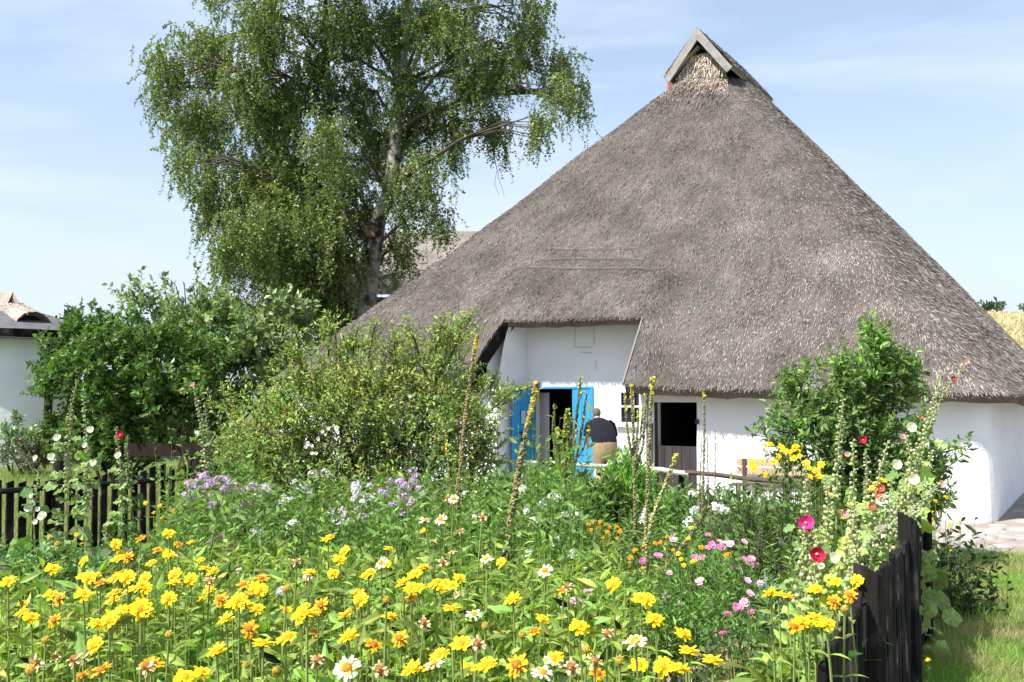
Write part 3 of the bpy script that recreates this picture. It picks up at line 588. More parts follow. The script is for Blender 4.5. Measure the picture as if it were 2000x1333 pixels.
# ---------------------------------------------------------------- birch
BY = 29.0
BI = thing('birch_tree', (at(715, 600, BY)[0], BY, 0), 'tall birch with white bark and drooping twigs behind the cottage', 'tree')
def P3(L, Y=BY): return np.array([at(q[0], q[1], Y+(q[2] if len(q) > 2 else 0)) for q in L])
g0 = np.array([[at(712, 600, BY)[0], BY, 0]])
t1 = np.concatenate([g0, P3([(716, 585), (728, 500), (738, 430), (757, 385), (768, 330), (772, 260), (782, 180, .5), (790, 90, .8), (800, -30, 1), (805, -180, 1), (810, -330, 1)])])
t2 = np.concatenate([g0+(-.6, .3, 0), P3([(668, 600), (655, 500), (657, 420), (655, 330), (648, 240), (640, 150), (632, 60, -.3), (640, -60, -.5), (650, -200, -.6)])])
b = MB(); b.tube(t1, np.linspace(.31, .05, len(t1)), 12, 0, (.55, .53, .50)); b.tube(t2, np.linspace(.2, .03, len(t2)), 10, 0, (.16, .15, .13)); tr = b.build('trunk', M['bark'], BI, smooth=True)
CL = [(330, 150, 42, 75), (400, 120, 75, 95), (400, 250, 78, 110), (430, 390, 72, 115), (480, 490, 85, 100), (520, 60, 90, 100), (560, 220, 95, 120), (560, 370, 95, 120), (590, 520, 95, 100), (655, 50, 90, 80),
      (700, 210, 60, 90, 1), (700, 420, 55, 90, -1.2), (760, 80, 95, 100), (800, 230, 78, 110), (810, 370, 62, 90), (870, 50, 95, 100), (930, 150, 95, 100), (885, 280, 45, 80), (960, 260, 42, 60), (1030, 40, 55, 65, 1),
      (1085, 150, 50, 42), (1132, 200, 15, 45), (1058, 250, 26, 60), (1100, 190, 30, 40), (640, 610, 75, 55), (560, 600, 60, 50), (700, 530, 45, 60, -1), (860, 440, 26, 40, .5), (780, 500, 40, 45, .8), (470, -70, 150, 90), (700, -120, 200, 120), (900, -80, 165, 100), (740, -300, 190, 140), (450, 480, 40, 80),
      (520, 470, 70, 90, 1), (600, 450, 70, 90, -1), (660, 350, 60, 90, -1), (540, 340, 80, 100, 1), (560, 560, 80, 60, 1), (640, 520, 60, 80, .5), (640, 290, 40, 90, -1.3), (740, 300, 55, 80, 1.5), (1010, 120, 50, 60), (480, 170, 60, 90), (360, 330, 22, 45), (310, 190, 18, 40), (655, 440, 45, 80, -1.6), (620, 150, 50, 70, 1.4)]
b = MB(); br = MB()
for q in CL:
    yy = BY+(q[4] if len(q) > 4 else 0)+rng.normal()*1.3; c = at(q[0], q[1], yy); s_ = yy/F; r = np.array((q[2]*s_, 1.1+q[2]*s_*.5, q[3]*s_))
    n = int(98*r[0]*r[2]*2.1)+16; d = rdir(n); P = c+d*rng.uniform(.25, 1, (n, 1))*r*np.array((1, 1, .85)); K = max(1, min(n, max(6, n//9))); q_ = rng.integers(0, K, n); P = P[q_]+rng.normal(size=(n, 3))*np.array((.17, .17, .22)); P[:, 2] += .30
    L = rng.uniform(.4, 1.2, n); fr_ = (rng.random((n, 1)) < .36); L = np.where(fr_[:, 0], L*.6, L); D = nrm(np.array((0, 0, -1.))+rng.normal(size=(n, 3))*np.where(fr_, .9, .22))
    shoots(b, P, D, L, 19, LQ, .098, (.18, .245, .062), sp=1.1, up=.45, twig=(.005, 1, (1, 1, 1)), hv=.12, vv=.28)
    # limb reaching this clump from the nearer stem
    for st in (t1, t2):
        dd = np.linalg.norm((st-c)*np.array((1, 1, 1.)), axis=1)+np.maximum(st[:, 2]-c[2]+.6, 0)*2; k = int(dd.argmin())
        if q[0] < 600 and st is t1: continue
        if q[0] > 690 and st is t2: continue
        if st[k][2] < 3: continue
        e = c+np.array((0, 0, r[2]*.5)); m1 = st[k]*.5+e*.5+np.array((0, 0, .5)); br.tube([st[k], st[k]*.75+m1*.25+(0, 0, .15), m1, e], [.07, .055, .04, .012], 6, 0, (1, 1, 1))
        for _ in range(5):
            e2 = c+rdir(1)[0]*r*.45; br.tube([m1, (m1+e2)/2+(0, 0, .25), e2], [.03, .02, .006], 4)
# bare dead twigs showing at the right
p = P3([(930, 200), (958, 270), (968, 320), (974, 345)]); br.tube(p, [.03, .02, .012, .006], 4); br.tube(P3([(970, 335), (966, 360), (975, 380)]), [.008, .006, .004], 3); br.tube(P3([(972, 345), (980, 365), (985, 385)]), [.008, .006, .004], 3)
cr = b.build('crown', [M['leaf'], M['barkd']], BI); br.build('limb', M['barkd'], BI)['label'] = 'dark limbs and bare twigs'
b = MB(); b.tube(P3([(602, 64), (618, 72), (634, 82), (640, 110), (641, 150)]), [.03, .05, .07, .07, .06], 7); b.build('dead_branch', M['bark'], BI)['label'] = 'bare white branch stub'
bp = at(724, 452, BY-.35)
BX = thing('nesting_box', tuple(bp), 'brown wooden nesting box fixed to the birch trunk', 'birdhouse')
b = MB(); b.box(bp, (.26, .26, .36), None, 0, (2.4, 2, 1.6)); b.build('box', M['brownw'], BX); b = MB(); b.box(bp+(0, -.03, .20), (.34, .36, .03), None, 0, (1.2, 1, 1)); b.build('lid', M['brownw'], BX)
b = MB(); b.tube([bp+(0, -.135, .06), bp+(0, -.12, .06)], .03, 8); b.build('entrance_hole', M['dark'], BX)
# ---------------------------------------------------------------- trees and shrubs on the left
G1, G2, G3 = (.07, .14, .03), (.10, .165, .045), (.055, .11, .03)
bush('laurel_tree', px_blobs([(300, 620, 50, 36), (370, 615, 50, 36), (440, 625, 50, 36), (510, 625, 60, 36), (420, 670, 80, 50), (520, 690, 70, 60), (580, 680, 40, 46), (480, 740, 70, 60, .5, G3), (350, 700, 90, 70)]+
     [(x, y+8, 5, 18) for x, y in ((252, 575), (275, 560), (300, 572), (322, 556), (345, 556), (360, 550), (385, 570), (470, 575), (430, 582), (240, 592))], 25.5), 7, LQ, .18, (.22, .31, .12),
     'tall pale-green leafy tree with upright shoots behind the dark shrub', 'tree', L=.55, m=9)
bush('dark_shrub', px_blobs([(165, 665, 30, 28), (235, 685, 50, 48), (310, 690, 42, 40), (130, 710, 30, 50), (210, 740, 80, 80), (320, 740, 90, 75), (400, 740, 45, 60), (270, 825, 110, 60), (370, 825, 60, 50), (160, 820, 50, 55), (230, 850, 60, 36), (130, 850, 24, 30), (195, 625, 9, 20), (155, 628, 6, 16), (100, 700, 14, 18), (430, 790, 30, 50, 0, G3), (215, 622, 5, 14), (140, 760, 40, 40)], 21.0), 15, LQ, .135, (.11, .205, .04),
     'large dense dark-green shrub beside the left white house', 'shrub', L=.34, m=10)
bush('far_bush', px_blobs([(135, 640, 20, 16), (118, 640, 12, 10)], 42), 4, LQ, .3, (.03, .055, .02), 'small distant dark bush just right of the left house roof', 'bush', L=.5, m=6)
bush('garden_bush', px_blobs([(70, 870, 26, 26), (50, 890, 30, 22, 0, (.12, .09, .045))], 24), 14, LQ, .10, (.14, .20, .06), 'green and rusty rounded bush in front of the left house wall', 'bush', L=.25, m=9)
bush('tall_perennial', px_blobs([(30, 840, 10, 22), (18, 870, 16, 22), (34, 865, 12, 30)], 24.5), 16, LQ, .12, (.19, .29, .14), 'tall pale-green bushy plant against the left house wall', 'plant', L=.3, m=9)
bush('grey_cushion', px_blobs([(24, 905, 30, 14)], 23.3), 30, LN, .10, (.14, .17, .12), 'low grey-green cushion plant at the edge of the lawn', 'plant', L=.2, m=8)
bush('spindle_bush', px_blobs([(1888, 607, 12, 5), (1905, 608, 12, 5), (1920, 608, 12, 5), (1935, 607, 14, 6), (1955, 609, 9, 4), (1870, 604, 14, 7), (1850, 604, 14, 7), (2005, 611, 10, 4)], 96), 1.6, LQ, .6, (.06, .11, .04), 'far-off dark-green hedge trees on top of the golden hill', 'trees', L=.7, m=7)
# climbing rose thicket in the middle of the garden
def rose_extra(b):
    canes = [((640, 700), (655, 622)), ((590, 720), (575, 640)), ((880, 700), (920, 620)), ((720, 700), (735, 630)), ((820, 700), (800, 645)), ((560, 720), (555, 660)), ((960, 800), (1040, 755)), ((690, 690), (700, 640)), ((850, 690), (865, 630))]
    for (x0, y0), (x1, y1) in canes:
        p0, p1 = at(x0, y0, 14.), at(x1, y1, 13.8); b.tube([p0, (p0+p1)/2+(0, 0, .08), p1], [.014, .01, .006], 4, 1)
        n = 26; f = rng.random((n, 1)); P = p0+(p1-p0)*f; shoots(b, P, rdir(n, .4), .22, 7, L3, .075, (.30, .40, .09), twig=(.004, 1, (1, 1, 1)))
bush('rose_thicket', px_blobs([(575, 790, 44, 36), (655, 765, 54, 40), (740, 760, 58, 42), (830, 725, 60, 45), (870, 695, 36, 34), (902, 655, 12, 18), (680, 700, 20, 26), (770, 700, 22, 26), (655, 650, 8, 22), (515, 835, 62, 62), (620, 820, 90, 80), (730, 810, 90, 80), (840, 800, 85, 75), (895, 840, 60, 76), (560, 900, 85, 45), (680, 910, 90, 45), (800, 910, 90, 50), (900, 920, 60, 40), (465, 890, 30, 40), (955, 862, 22, 50), (945, 795, 24, 46), (490, 940, 44, 26), (880, 960, 70, 30), (620, 950, 90, 30), (560, 960, 60, 26), (720, 965, 70, 24), (800, 965, 60, 24), (690, 870, 70, 40), (790, 870, 60, 40)], 14.2), 27, L3, .078, (.34, .435, .115),
     'big tangled yellow-green rose thicket in the middle of the garden', 'bush', L=.30, m=9, inner=.35, extra=rose_extra, hv=.2, mat='leafm')
b = MB(); n = 46; 
for i in range(15):
    px, py = [(rng.uniform(560, 960), rng.uniform(760, 950)), (rng.uniform(595, 630), rng.uniform(855, 875)), (rng.uniform(620, 660), rng.uniform(825, 845))][i % 3]; c = at(px, py, 13.1-.2*rng.random())
    for k in range(5):
        a_ = k*1.256+rng.random(); d = np.array((math.cos(a_), -.5, math.sin(a_))); b.inst(LR, [c], basis(d[None], np.array([[0, -1., .3]])), .030, 0, (.82, .80, .80))
rb = b.build('rose_blossoms', M['petal']); tag(rb, 'scattered small white blossoms over the rose thicket', 'blossoms', kind='stuff')
# forsythia-like shrub on the right
def fo_extra(b):
    for (x0, y0), (x1, y1), n in (((1700, 760), (1702, 622), 60), ((1720, 700), (1725, 660), 26), ((1660, 760), (1668, 700), 20), ((1560, 780), (1575, 715), 20), ((1560, 850), (1482, 835), 16), ((1560, 830), (1500, 800), 14), ((1780, 900), (1895, 870), 16), ((1750, 740), (1752, 710), 14), ((1640, 760), (1645, 710), 12)):
        p0, p1 = at(x0, y0, 11.), at(x1, y1, 10.9); b.tube([p0, (p0+p1)/2, p1], [.012, .009, .004], 4, 1); f = rng.random((n, 1)); shoots(b, p0+(p1-p0)*f, rdir(n, .7), .14, 6, L3, .085, (.21, .35, .08))
bush('leafy_shrub', px_blobs([(1575, 780, 45, 45), (1640, 740, 40, 50), (1700, 740, 45, 70), (1745, 780, 42, 60), (1590, 860, 60, 50), (1680, 860, 75, 70), (1760, 880, 55, 70), (1620, 940, 60, 50), (1720, 960, 80, 50), (1700, 680, 12, 40), (1800, 960, 40, 50)], 11.2), 36, L3, .09, (.15, .26, .055),
     'tall dark-green leafy shrub with a spire shoot before the white cottage wall', 'shrub', L=.24, m=9, extra=fo_extra)
# ---------------------------------------------------------------- fences
def picket_fence(name, label, p0, p1, step, hfun, posts, rails, wdt=.085, thk=.024, side=1, pk=(1, 1, 1), prad=.085, pside=-1):
    p0 = np.array(p0, float); p1 = np.array(p1, float); L = np.linalg.norm(p1-p0); d = (p1-p0)/L; nr_ = np.array((d[1], -d[0]))*side
    root = thing(name, (*(p0+p1)/2, 0), label, 'fence'); D3 = np.array((d[0], d[1], 0)); N3 = np.array((nr_[0], nr_[1], 0))
    for i in range(int(L/step)):
        s_ = step*(i+.5)+rng.normal()*.008; h = hfun(s_)+rng.normal()*.02; w_ = wdt*rng.uniform(.85, 1.12)/2; ln = rng.normal()*.012
        c = np.append(p0+d*s_, 0); q = []
        for x in (-1, 1):
            for y in (-.5, .5):
                for z in (0, 1):
                    q.append(c+D3*(x*w_*(1-.12*z)+ln*z)+N3*(y*thk+rng.normal()*.003)+np.array((0, 0, (h+(.018 if x > 0 else 0)+rng.normal()*.004) if z else 0)))
        b = MB(); b.hexa(np.array(q), 0, np.array(pk)*rng.uniform(.7, 2.4)); b.build('picket', M['tar'], root)
    for s_, h, r, lean in posts:
        c = np.append(p0+d*s_, 0)+N3*(pside*(r+.012) if pside < 0 else .02); k = 12; rings = []
        for z in (0, .3, .6, h*.82, h*.97, h):
            rings.append([c+np.array((lean*z, 0, z))+r*(1-.08*z)*(D3*math.cos(x)+N3*math.sin(x))*(1+.09*math.sin(3*x+z))+np.array((0, 0, .55*r*math.cos(x+2.2) if z > h*.9 else 0)) for x in np.arange(k)*2*math.pi/k])
        b = MB(); b.add(np.concatenate([np.array(q) for q in rings]), [(r_*k+j, r_*k+(j+1) % k, (r_+1)*k+(j+1) % k, (r_+1)*k+j) for r_ in range(5) for j in range(k)], 0, (1.8, 1.7, 1.6))
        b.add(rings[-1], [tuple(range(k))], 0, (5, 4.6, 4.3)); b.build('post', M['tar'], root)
    for s0, s1, z0, z1, r in rails:
        n = 12; f_ = np.linspace(0, 1, n); P = np.stack([p0[0]+d[0]*(s0+(s1-s0)*f_), p0[1]+d[1]*(s0+(s1-s0)*f_), z0+(z1-z0)*f_+.02*np.sin(f_*9)], -1)-N3*(r+.015)
        b = MB(); b.tube(P, r*(1+.15*np.sin(f_*14)), 7, 0, (1.5, 1.4, 1.3)); b.build('rail', M['tar'], root)
    return root
picket_fence('picket_fence', 'weathered black picket fence running along the right side of the flower garden', (FX(3.38), 3.38), (FX(8.5), 8.5), .112, lambda s_: 1.0+.03*math.sin(s_*1.3),
             [(1.19, 1.13, .075, .01), (3.5, 1.12, .06, -.02), (4.8, 1.10, .05, .01)], [(0, 5.6, .78, .80, .03), (0, 5.6, .3, .3, .03)], side=1, pside=1)
lf0 = np.array((-5.75, 11.1)); ld_ = np.array((.515, .857))
picket_fence('picket_fence', 'dark wooden picket fence on the left with round top rail before the lawn', tuple(lf0-ld_*1.2), tuple(lf0+ld_*5.6), .15, lambda s_: .94+.02*math.sin(s_*2),
             [(1.95, 1.12, .07, 0), (3.95, 1.03, .10, .05), (6.2, 1.0, .07, 0)], [(0, 6.8, .82, .86, .032)], wdt=.09, side=-1, prad=.06)
pf = thing('pole_fence', (1.3, 13.5, 0), 'low rustic pole fence with pale peeled rail behind the flower beds', 'fence')
def bf(w_): return np.array((1.28+.857*w_, 13.5-.515*w_, 0))
for w_, h, r in ((-2.2, .98, .05), (.02, 1.02, .085), (1.05, .93, .045), (2.4, .88, .04), (3.4, .85, .05)):
    b = MB(); p = bf(w_); b.tube([p, p+(0, 0, h*.5), p+(.02, 0, h)], [r, r*.95, r*.9], 8, 0, (1, 1, 1)); b.build('post', M['tar'], pf)
for a_, c_, z0, z1, m_, cl in ((-2.6, .0, .98, .97, 'greyw', (1, 1, 1)), (.0, 1.15, .99, .92, 'greyw', (1.9, 1.85, 1.8)), (1.1, 3.5, .93, .80, 'brownw', (1.3, 1.2, 1.2))):
    b = MB(); P = np.array([bf(a_+(c_-a_)*k/6)+np.array((0, -.09, z0+(z1-z0)*k/6+.01*math.sin(k*2))) for k in range(7)]); b.tube(P, .03, 7, 0, cl); b.build('rail', M[m_], pf)
# timber under the shrub, its brown darkened to stand in for shade
tb = thing('timber_barrier', tuple(at(345, 880, 20.0)*np.array((1, 1, 0))), 'brown timber board under the large shrub, shade painted into its colour', 'barrier')
c = at(345, 868, 20.0)
b = MB(); b.box((c[0], 20.0, .84), (2.1, .05, .26), None, 0, (.28, .22, .22)); b.build('board', M['brownw'], tb)
for dx in (-.95, .95): b = MB(); b.box((c[0]+dx, 20.06, .44), (.08, .08, .88), None, 0, (.5, .4, .4)); b.build('post', M['brownw'], tb)
# ---------------------------------------------------------------- the bending person
PP = at(1182, 960, 18.6); PP[2] = 0
pr = thing('person', tuple(PP), 'person in dark navy T-shirt and wide khaki shorts bending forward at the cottage wall', 'person')
pr.rotation_euler = (0, 0, math.radians(6)); pr.scale = (.92, 1, 1)
import bmesh
def skin_mesh(name, chains, mat, parent, sub=2, root0=0):
    me = bpy.data.meshes.new(name); bm = bmesh.new(); lay = bm.verts.layers.skin.verify(); V = {}
    for ch in chains:
        prev = None
        for key in ch:
            nm, co, r = key
            if nm not in V:
                v = bm.verts.new(co); V[nm] = v; rr = r if isinstance(r, tuple) else (r, r); v[lay].radius = rr; v[lay].use_root = (len(V) == 1)
            v = V[nm]
            if prev is not None and not bm.edges.get((prev, v)): bm.edges.new((prev, v))
            prev = v
    bm.to_mesh(me); bm.free(); me.materials.append(mat); o = bpy.data.objects.new(name, me); link(o, parent)
    m = o.modifiers.new('Skin', 'SKIN'); m.use_smooth_shade = True; s_ = o.modifiers.new('Subsurf', 'SUBSURF'); s_.levels = sub; s_.render_levels = sub; return o
pelvis = ('pelvis', (0, 0, .98), (.17, .13)); belly = ('belly', (-.01, .08, 1.12), (.18, .15)); chest = ('chest', (-.04, .24, 1.32), (.18, .13)); nk = ('neck', (-.07, .36, 1.44), .062)
n2 = ('neck2', (-.075, .40, 1.50), .058); hd = ('head', (-.08, .45, 1.585), (.078, .092)); ht = ('headtop', (-.08, .46, 1.655), (.06, .07))
ch = [[pelvis, belly, chest, nk, n2, hd, ht], [hd, ('nose', (-.08, .555, 1.565), .014)], [hd, ('ear_a', (-.168, .45, 1.575), .014)], [hd, ('ear_b', (.008, .45, 1.575), .014)]]
for s_, sx in (('L', -1), ('R', 1)):
    sh = ('sh'+s_, (-.04+sx*.20, .26, 1.38), .07); el = ('el'+s_, (-.03+sx*.29, .20 if sx < 0 else .36, 1.13), .047); wr = ('wr'+s_, (-.04+sx*.24, .40 if sx < 0 else .52, .98), .031); pa = ('pa'+s_, (-.04+sx*.22, .47 if sx < 0 else .59, .95), (.036, .018))
    ch.append([chest, sh, el, wr, pa])
    for fi, (dx, ln) in enumerate(((-.028, .062), (-.010, .074), (.009, .070), (.026, .056))):
        b0 = (pa[1][0]+dx, pa[1][1]+.03, pa[1][2]-.01); b1 = (b0[0], b0[1]+ln*.55, b0[2]-.015); b2 = (b0[0], b0[1]+ln*.85, b0[2]-.045)
        ch.append([pa, ('f%s%d0' % (s_, fi), b0, .009), ('f%s%d1' % (s_, fi), b1, .008), ('f%s%d2' % (s_, fi), b2, .007)])
    ch.append([pa, ('t%s0' % s_, (pa[1][0]-sx*.04, pa[1][1]+.005, pa[1][2]-.01), .010), ('t%s1' % s_, (pa[1][0]-sx*.055, pa[1][1]+.04, pa[1][2]-.03), .008)])
    hp = ('hp'+s_, (sx*.11, .0, .90), .105); kn = ('kn'+s_, (sx*.12, .05, .52), .066); cf = ('cf'+s_, (sx*.12, .01, .36), .06); an = ('an'+s_, (sx*.12, .0, .10), .038); toe = ('to'+s_, (sx*.13, .15, .04), (.045, .03))
    ch.append([pelvis, hp, kn, cf, an, toe])
body = skin_mesh('body', ch, M['skin'], pr)
def ringloft(rings, k=20, closed_top=True):
    b = MB(); V = []
    for (c, rx, ry, tilt) in rings:
        for x in np.arange(k)*2*math.pi/k:
            wv = 1+.02*math.sin(5*x+c[2]*9)
            px_, py_ = rx*math.cos(x)*wv, ry*math.sin(x)*wv; V.append((c[0]+px_, c[1]+py_*math.cos(tilt), c[2]+py_*math.sin(tilt)))
    n = len(rings); b.add(V, np.array([(r*k+j, r*k+(j+1) % k, (r+1)*k+(j+1) % k, (r+1)*k+j) for r in range(n-1) for j in range(k)]))
    if closed_top: b.add(V[-k:], [tuple(range(k))])
    return b
WL[pr] = np.zeros(3)
b = ringloft([((.0, .02, 1.045), .250, .19, .1), ((-.01, .05, 1.11), .262, .205, 0), ((-.02, .11, 1.20), .262, .19, -.2), ((-.035, .19, 1.31), .255, .175, -.45), ((-.05, .26, 1.40), .232, .13, -.6), ((-.062, .32, 1.445), .14, .085, -.8), ((-.07, .36, 1.465), .078, .06, -.8)], closed_top=False)
for sx in (-1, 1):
    b.tube([(-.04+sx*.15, .25, 1.385), (-.04+sx*.225, .245, 1.34), (-.035+sx*.268, .235 if sx < 0 else .29, 1.24), (-.03+sx*.288, .215 if sx < 0 else .33, 1.165)], [.10, .10, .092, .088], 12)
b.build('t_shirt', M['navy'], pr, True)
b = ringloft([((0, .01, .62), .232, .16, 0), ((0, 0, .75), .25, .185, 0), ((0, 0, .90), .255, .195, 0), ((0, .01, 1.02), .252, .19, 0), ((0, .02, 1.075), .235, .175, 0)], 28, False)
for v in b.v:      # soft pleats and a split into two legs
    m_ = v[:, 2] < 1.0; a_ = np.arctan2(v[:, 1], v[:, 0]); f_ = 1+.035*np.sin(a_*11+v[:, 2]*3)*m_; v[:, 0] *= f_; v[:, 1] *= f_
    lo = v[:, 2] < .7; v[lo, 1] *= np.clip(np.abs(v[lo, 0])/.10, .45, 1)
b.build('shorts', M['khaki'], pr, True)
b = ringloft([((-.08, .415, 1.535), .070, .058, .5), ((-.08, .425, 1.575), .086, .085, .3), ((-.08, .43, 1.62), .087, .095, .2), ((-.08, .44, 1.66), .072, .08, .1), ((-.08, .45, 1.682), .035, .04, 0)], 16)
b.build('hair', M['hair'], pr, True)
for sx in (-1, 1):
    b = ringloft([((sx*.12, .06, .0), .055, .13, 0), ((sx*.12, .06, .04), .055, .13, 0), ((sx*.12, .03, .08), .05, .09, 0), ((sx*.12, .0, .11), .045, .05, 0)], 14); b.build('shoe', M['tar'], pr, True)
# ---------------------------------------------------------------- flower kit
def frame(n3, roll=0.):
    n3 = nrm(np.array(n3, float)); r = np.array((1, 0, 0.)) if abs(n3[0]) < .9 else np.array((0, 1., 0)); y = nrm(np.cross(n3, r)); x = np.cross(y, n3)
    c, s_ = math.cos(roll), math.sin(roll); return np.stack([x*c+y*s_, -x*s_+y*c, n3], -1)
PET = (np.array([(-.10, .15, 0), (.10, .15, 0), (-.16, .6, .05), (.16, .6, .05), (-.10, .95, .0), (.10, .95, 0)], float), np.array([[0, 1, 3, 2], [2, 3, 5, 4]]))
BROAD = (np.array([(-.12, .08, -.05), (.12, .08, -.05), (-.42, .6, .12), (.42, .6, .12), (-.34, .98, .2), (.34, .98, .2), (0, .6, .03), (0, 1.03, .16), (0, .08, -.08)], float), np.array([[0, 8, 6, 2], [8, 1, 3, 6], [2, 6, 7, 4], [6, 3, 5, 7]]))
def petals(b, R, c, n, r, tilt, col, T=PET, jit=.12, wid=1., cv=.08, off=0):
    a = np.arange(n)*2*math.pi/n+rng.normal(size=n)*jit+off; tl = tilt+rng.normal(size=n)*jit*1.6
    d = np.stack([np.cos(a)*np.cos(tl), np.sin(a)*np.cos(tl), np.sin(tl)], -1); nn = np.stack([-np.cos(a)*np.sin(tl), -np.sin(a)*np.sin(tl), np.cos(tl)], -1)
    B = basis(d, nn); B = np.einsum('ij,njk->nik', R, B); B = B*np.array((wid, 1, 1))[None, None, :]
    b.inst(T, np.tile(np.array(c, float)[None], (n, 1)), B, r*rng.uniform(.85, 1.08, n), 0, colvar(n, col, .03, cv))
CS = np.array([(x, y, z) for x in (-1, 1) for y in (-1, 1) for z in (-1, 1)], float)/math.sqrt(3); SPH = (CS, np.array([[0, 1, 3, 2], [4, 6, 7, 5], [0, 4, 5, 1], [2, 3, 7, 6], [0, 2, 6, 4], [1, 5, 7, 3]]))
def dome(b, R, c, r, h, col, k=8):
    V = [np.array(c)+R@np.array((r*math.cos(x)*f, r*math.sin(x)*f, z)) for f, z in ((1, 0), (.8, h*.65), (.4, h)) for x in np.arange(k)*2*math.pi/k]
    b.add(V, [(r_*k+j, r_*k+(j+1) % k, (r_+1)*k+(j+1) % k, (r_+1)*k+j) for r_ in range(2) for j in range(k)]+[tuple(range(2*k, 3*k))], 0, np.clip(colvar(3*k, col, .1, .15), 0, 1))
GL = (.235, .335, .065)
def heliopsis(kind, name, tiltn):
    """one flowering stalk, 1 m tall, rooted at the origin"""
    t = thing(name); h = 1.0; sway = rng.normal(size=2)*.03; top = np.array((sway[0], sway[1], h)); b = MB()
    b.tube([(0, 0, 0), (sway[0]*.2, sway[1]*.2, .4), (sway[0]*.6, sway[1]*.6, .8), top], [.006, .005, .004, .003], 4, 0, (.20, .25, .07)); b.build('stem', M['stem'], t)
    b = MB()
    for z in np.arange(.22, .93, .115):
        a = rng.uniform(0, 3.14); f = z
        for q in (0, math.pi):
            d = np.array((math.cos(a+q), math.sin(a+q), rng.uniform(.0, .7))); b.inst(L4, [np.array((sway[0]*f, sway[1]*f, z))], basis(d[None], np.array([[0, 0, 1.]])), rng.uniform(.065, .108)*(1.12-.35*z), 0, colvar(1, GL, .1, .2))
    b.build('foliage', M['leafm'], t)
    R = frame(tiltn, rng.random()*6); b = MB(); c = np.array([0, 0, 0.]); r = .0315
    if kind == 'y': petals(b, R, top, 14, r, .12, (.93, .64, .012), wid=1.2); petals(b, R, top, 11, r*.8, .35, (.94, .68, .02), wid=1.2); dc = (.78, .36, .02)
    elif kind == 'o': petals(b, R, top, 12, r*.95, .05, (.86, .42, .012)); petals(b, R, top, 8, r*.7, .3, (.84, .40, .015)); dc = (.45, .17, .02)
    elif kind == 'w': petals(b, R, top, 14, r, .02, (.84, .80, .66)); petals(b, R, top, 10, r*.66, .25, (.90, .70, .15)); dc = (.68, .33, .03)
    elif kind == 'f': petals(b, R, top, 12, r*.85, -.35, (.78, .62, .38), jit=.3); petals(b, R, top, 6, r*.6, .5, (.70, .42, .2), jit=.3); dc = (.40, .17, .05)
    else: petals(b, R, top, 8, r*.5, .9, (.62, .55, .08), jit=.2); dc = (.50, .34, .05)
    fl = b.build('flower', M['petal'], t); b = MB(); dome(b, R, top, .013, .010, dc); b.build('disc', M['petal'], fl); b = MB()
    petals(b, R, top-R[:, 2]*.004, 8, .018, -.2, (.13, .2, .04)); b.build('sepals', M['leafm'], fl)
    t['_top'] = tuple(float(x) for x in top); return t
TL = [(-.35, -.35, .85), (-.1, -.75, .6), (.25, -.35, .9), (-.5, -.1, .8), (.1, -.1, 1)]
PROTO = {k: [heliopsis(k, 'false_sunflower', n) for n in (TL if k in 'yw' else TL[:3])] for k in 'yowfb'}
used = {}
LBL = {'y': 'tall false sunflower stalk with open bright-yellow flower in the front bed', 'o': 'false sunflower stalk with deep orange-yellow flower in the front bed', 'w': 'false sunflower stalk with faded cream-white petals round an orange eye',
       'f': 'withered false sunflower stalk with curled tan petals', 'b': 'false sunflower stalk still in small yellow-green bud'}
GRP = {'y': 'bright yellow false sunflowers in the front bed', 'o': 'orange-yellow false sunflowers in the front bed', 'w': 'cream-white fading false sunflowers', 'f': 'withered false sunflowers', 'b': 'budding false sunflowers'}
def put_stalk(kind, pos, extra=None):
    pool = PROTO[kind]; i = int(rng.integers(len(pool))); p = pool[i]
    if not used.get((kind, i)): o = p; used[(kind, i)] = 1
    else: o = copy_tree(p)
    tp = np.array(p['_top']); s_ = pos[2]/tp[2]; rz = rng.uniform(-.5, .5); o.scale = (max(s_, .8),)*2+(s_,) if s_ > .8 else (s_,)*3; sx = o.scale[0]
    x = tp[0]*math.cos(rz)-tp[1]*math.sin(rz); y = tp[0]*math.sin(rz)+tp[1]*math.cos(rz); o.rotation_euler = (0, 0, rz); o.location = (pos[0]-x*sx, pos[1]-y*sx, 0)
    lab, g = (extra or (LBL[kind], GRP[kind])); tag(o, lab, 'flower', g); return o
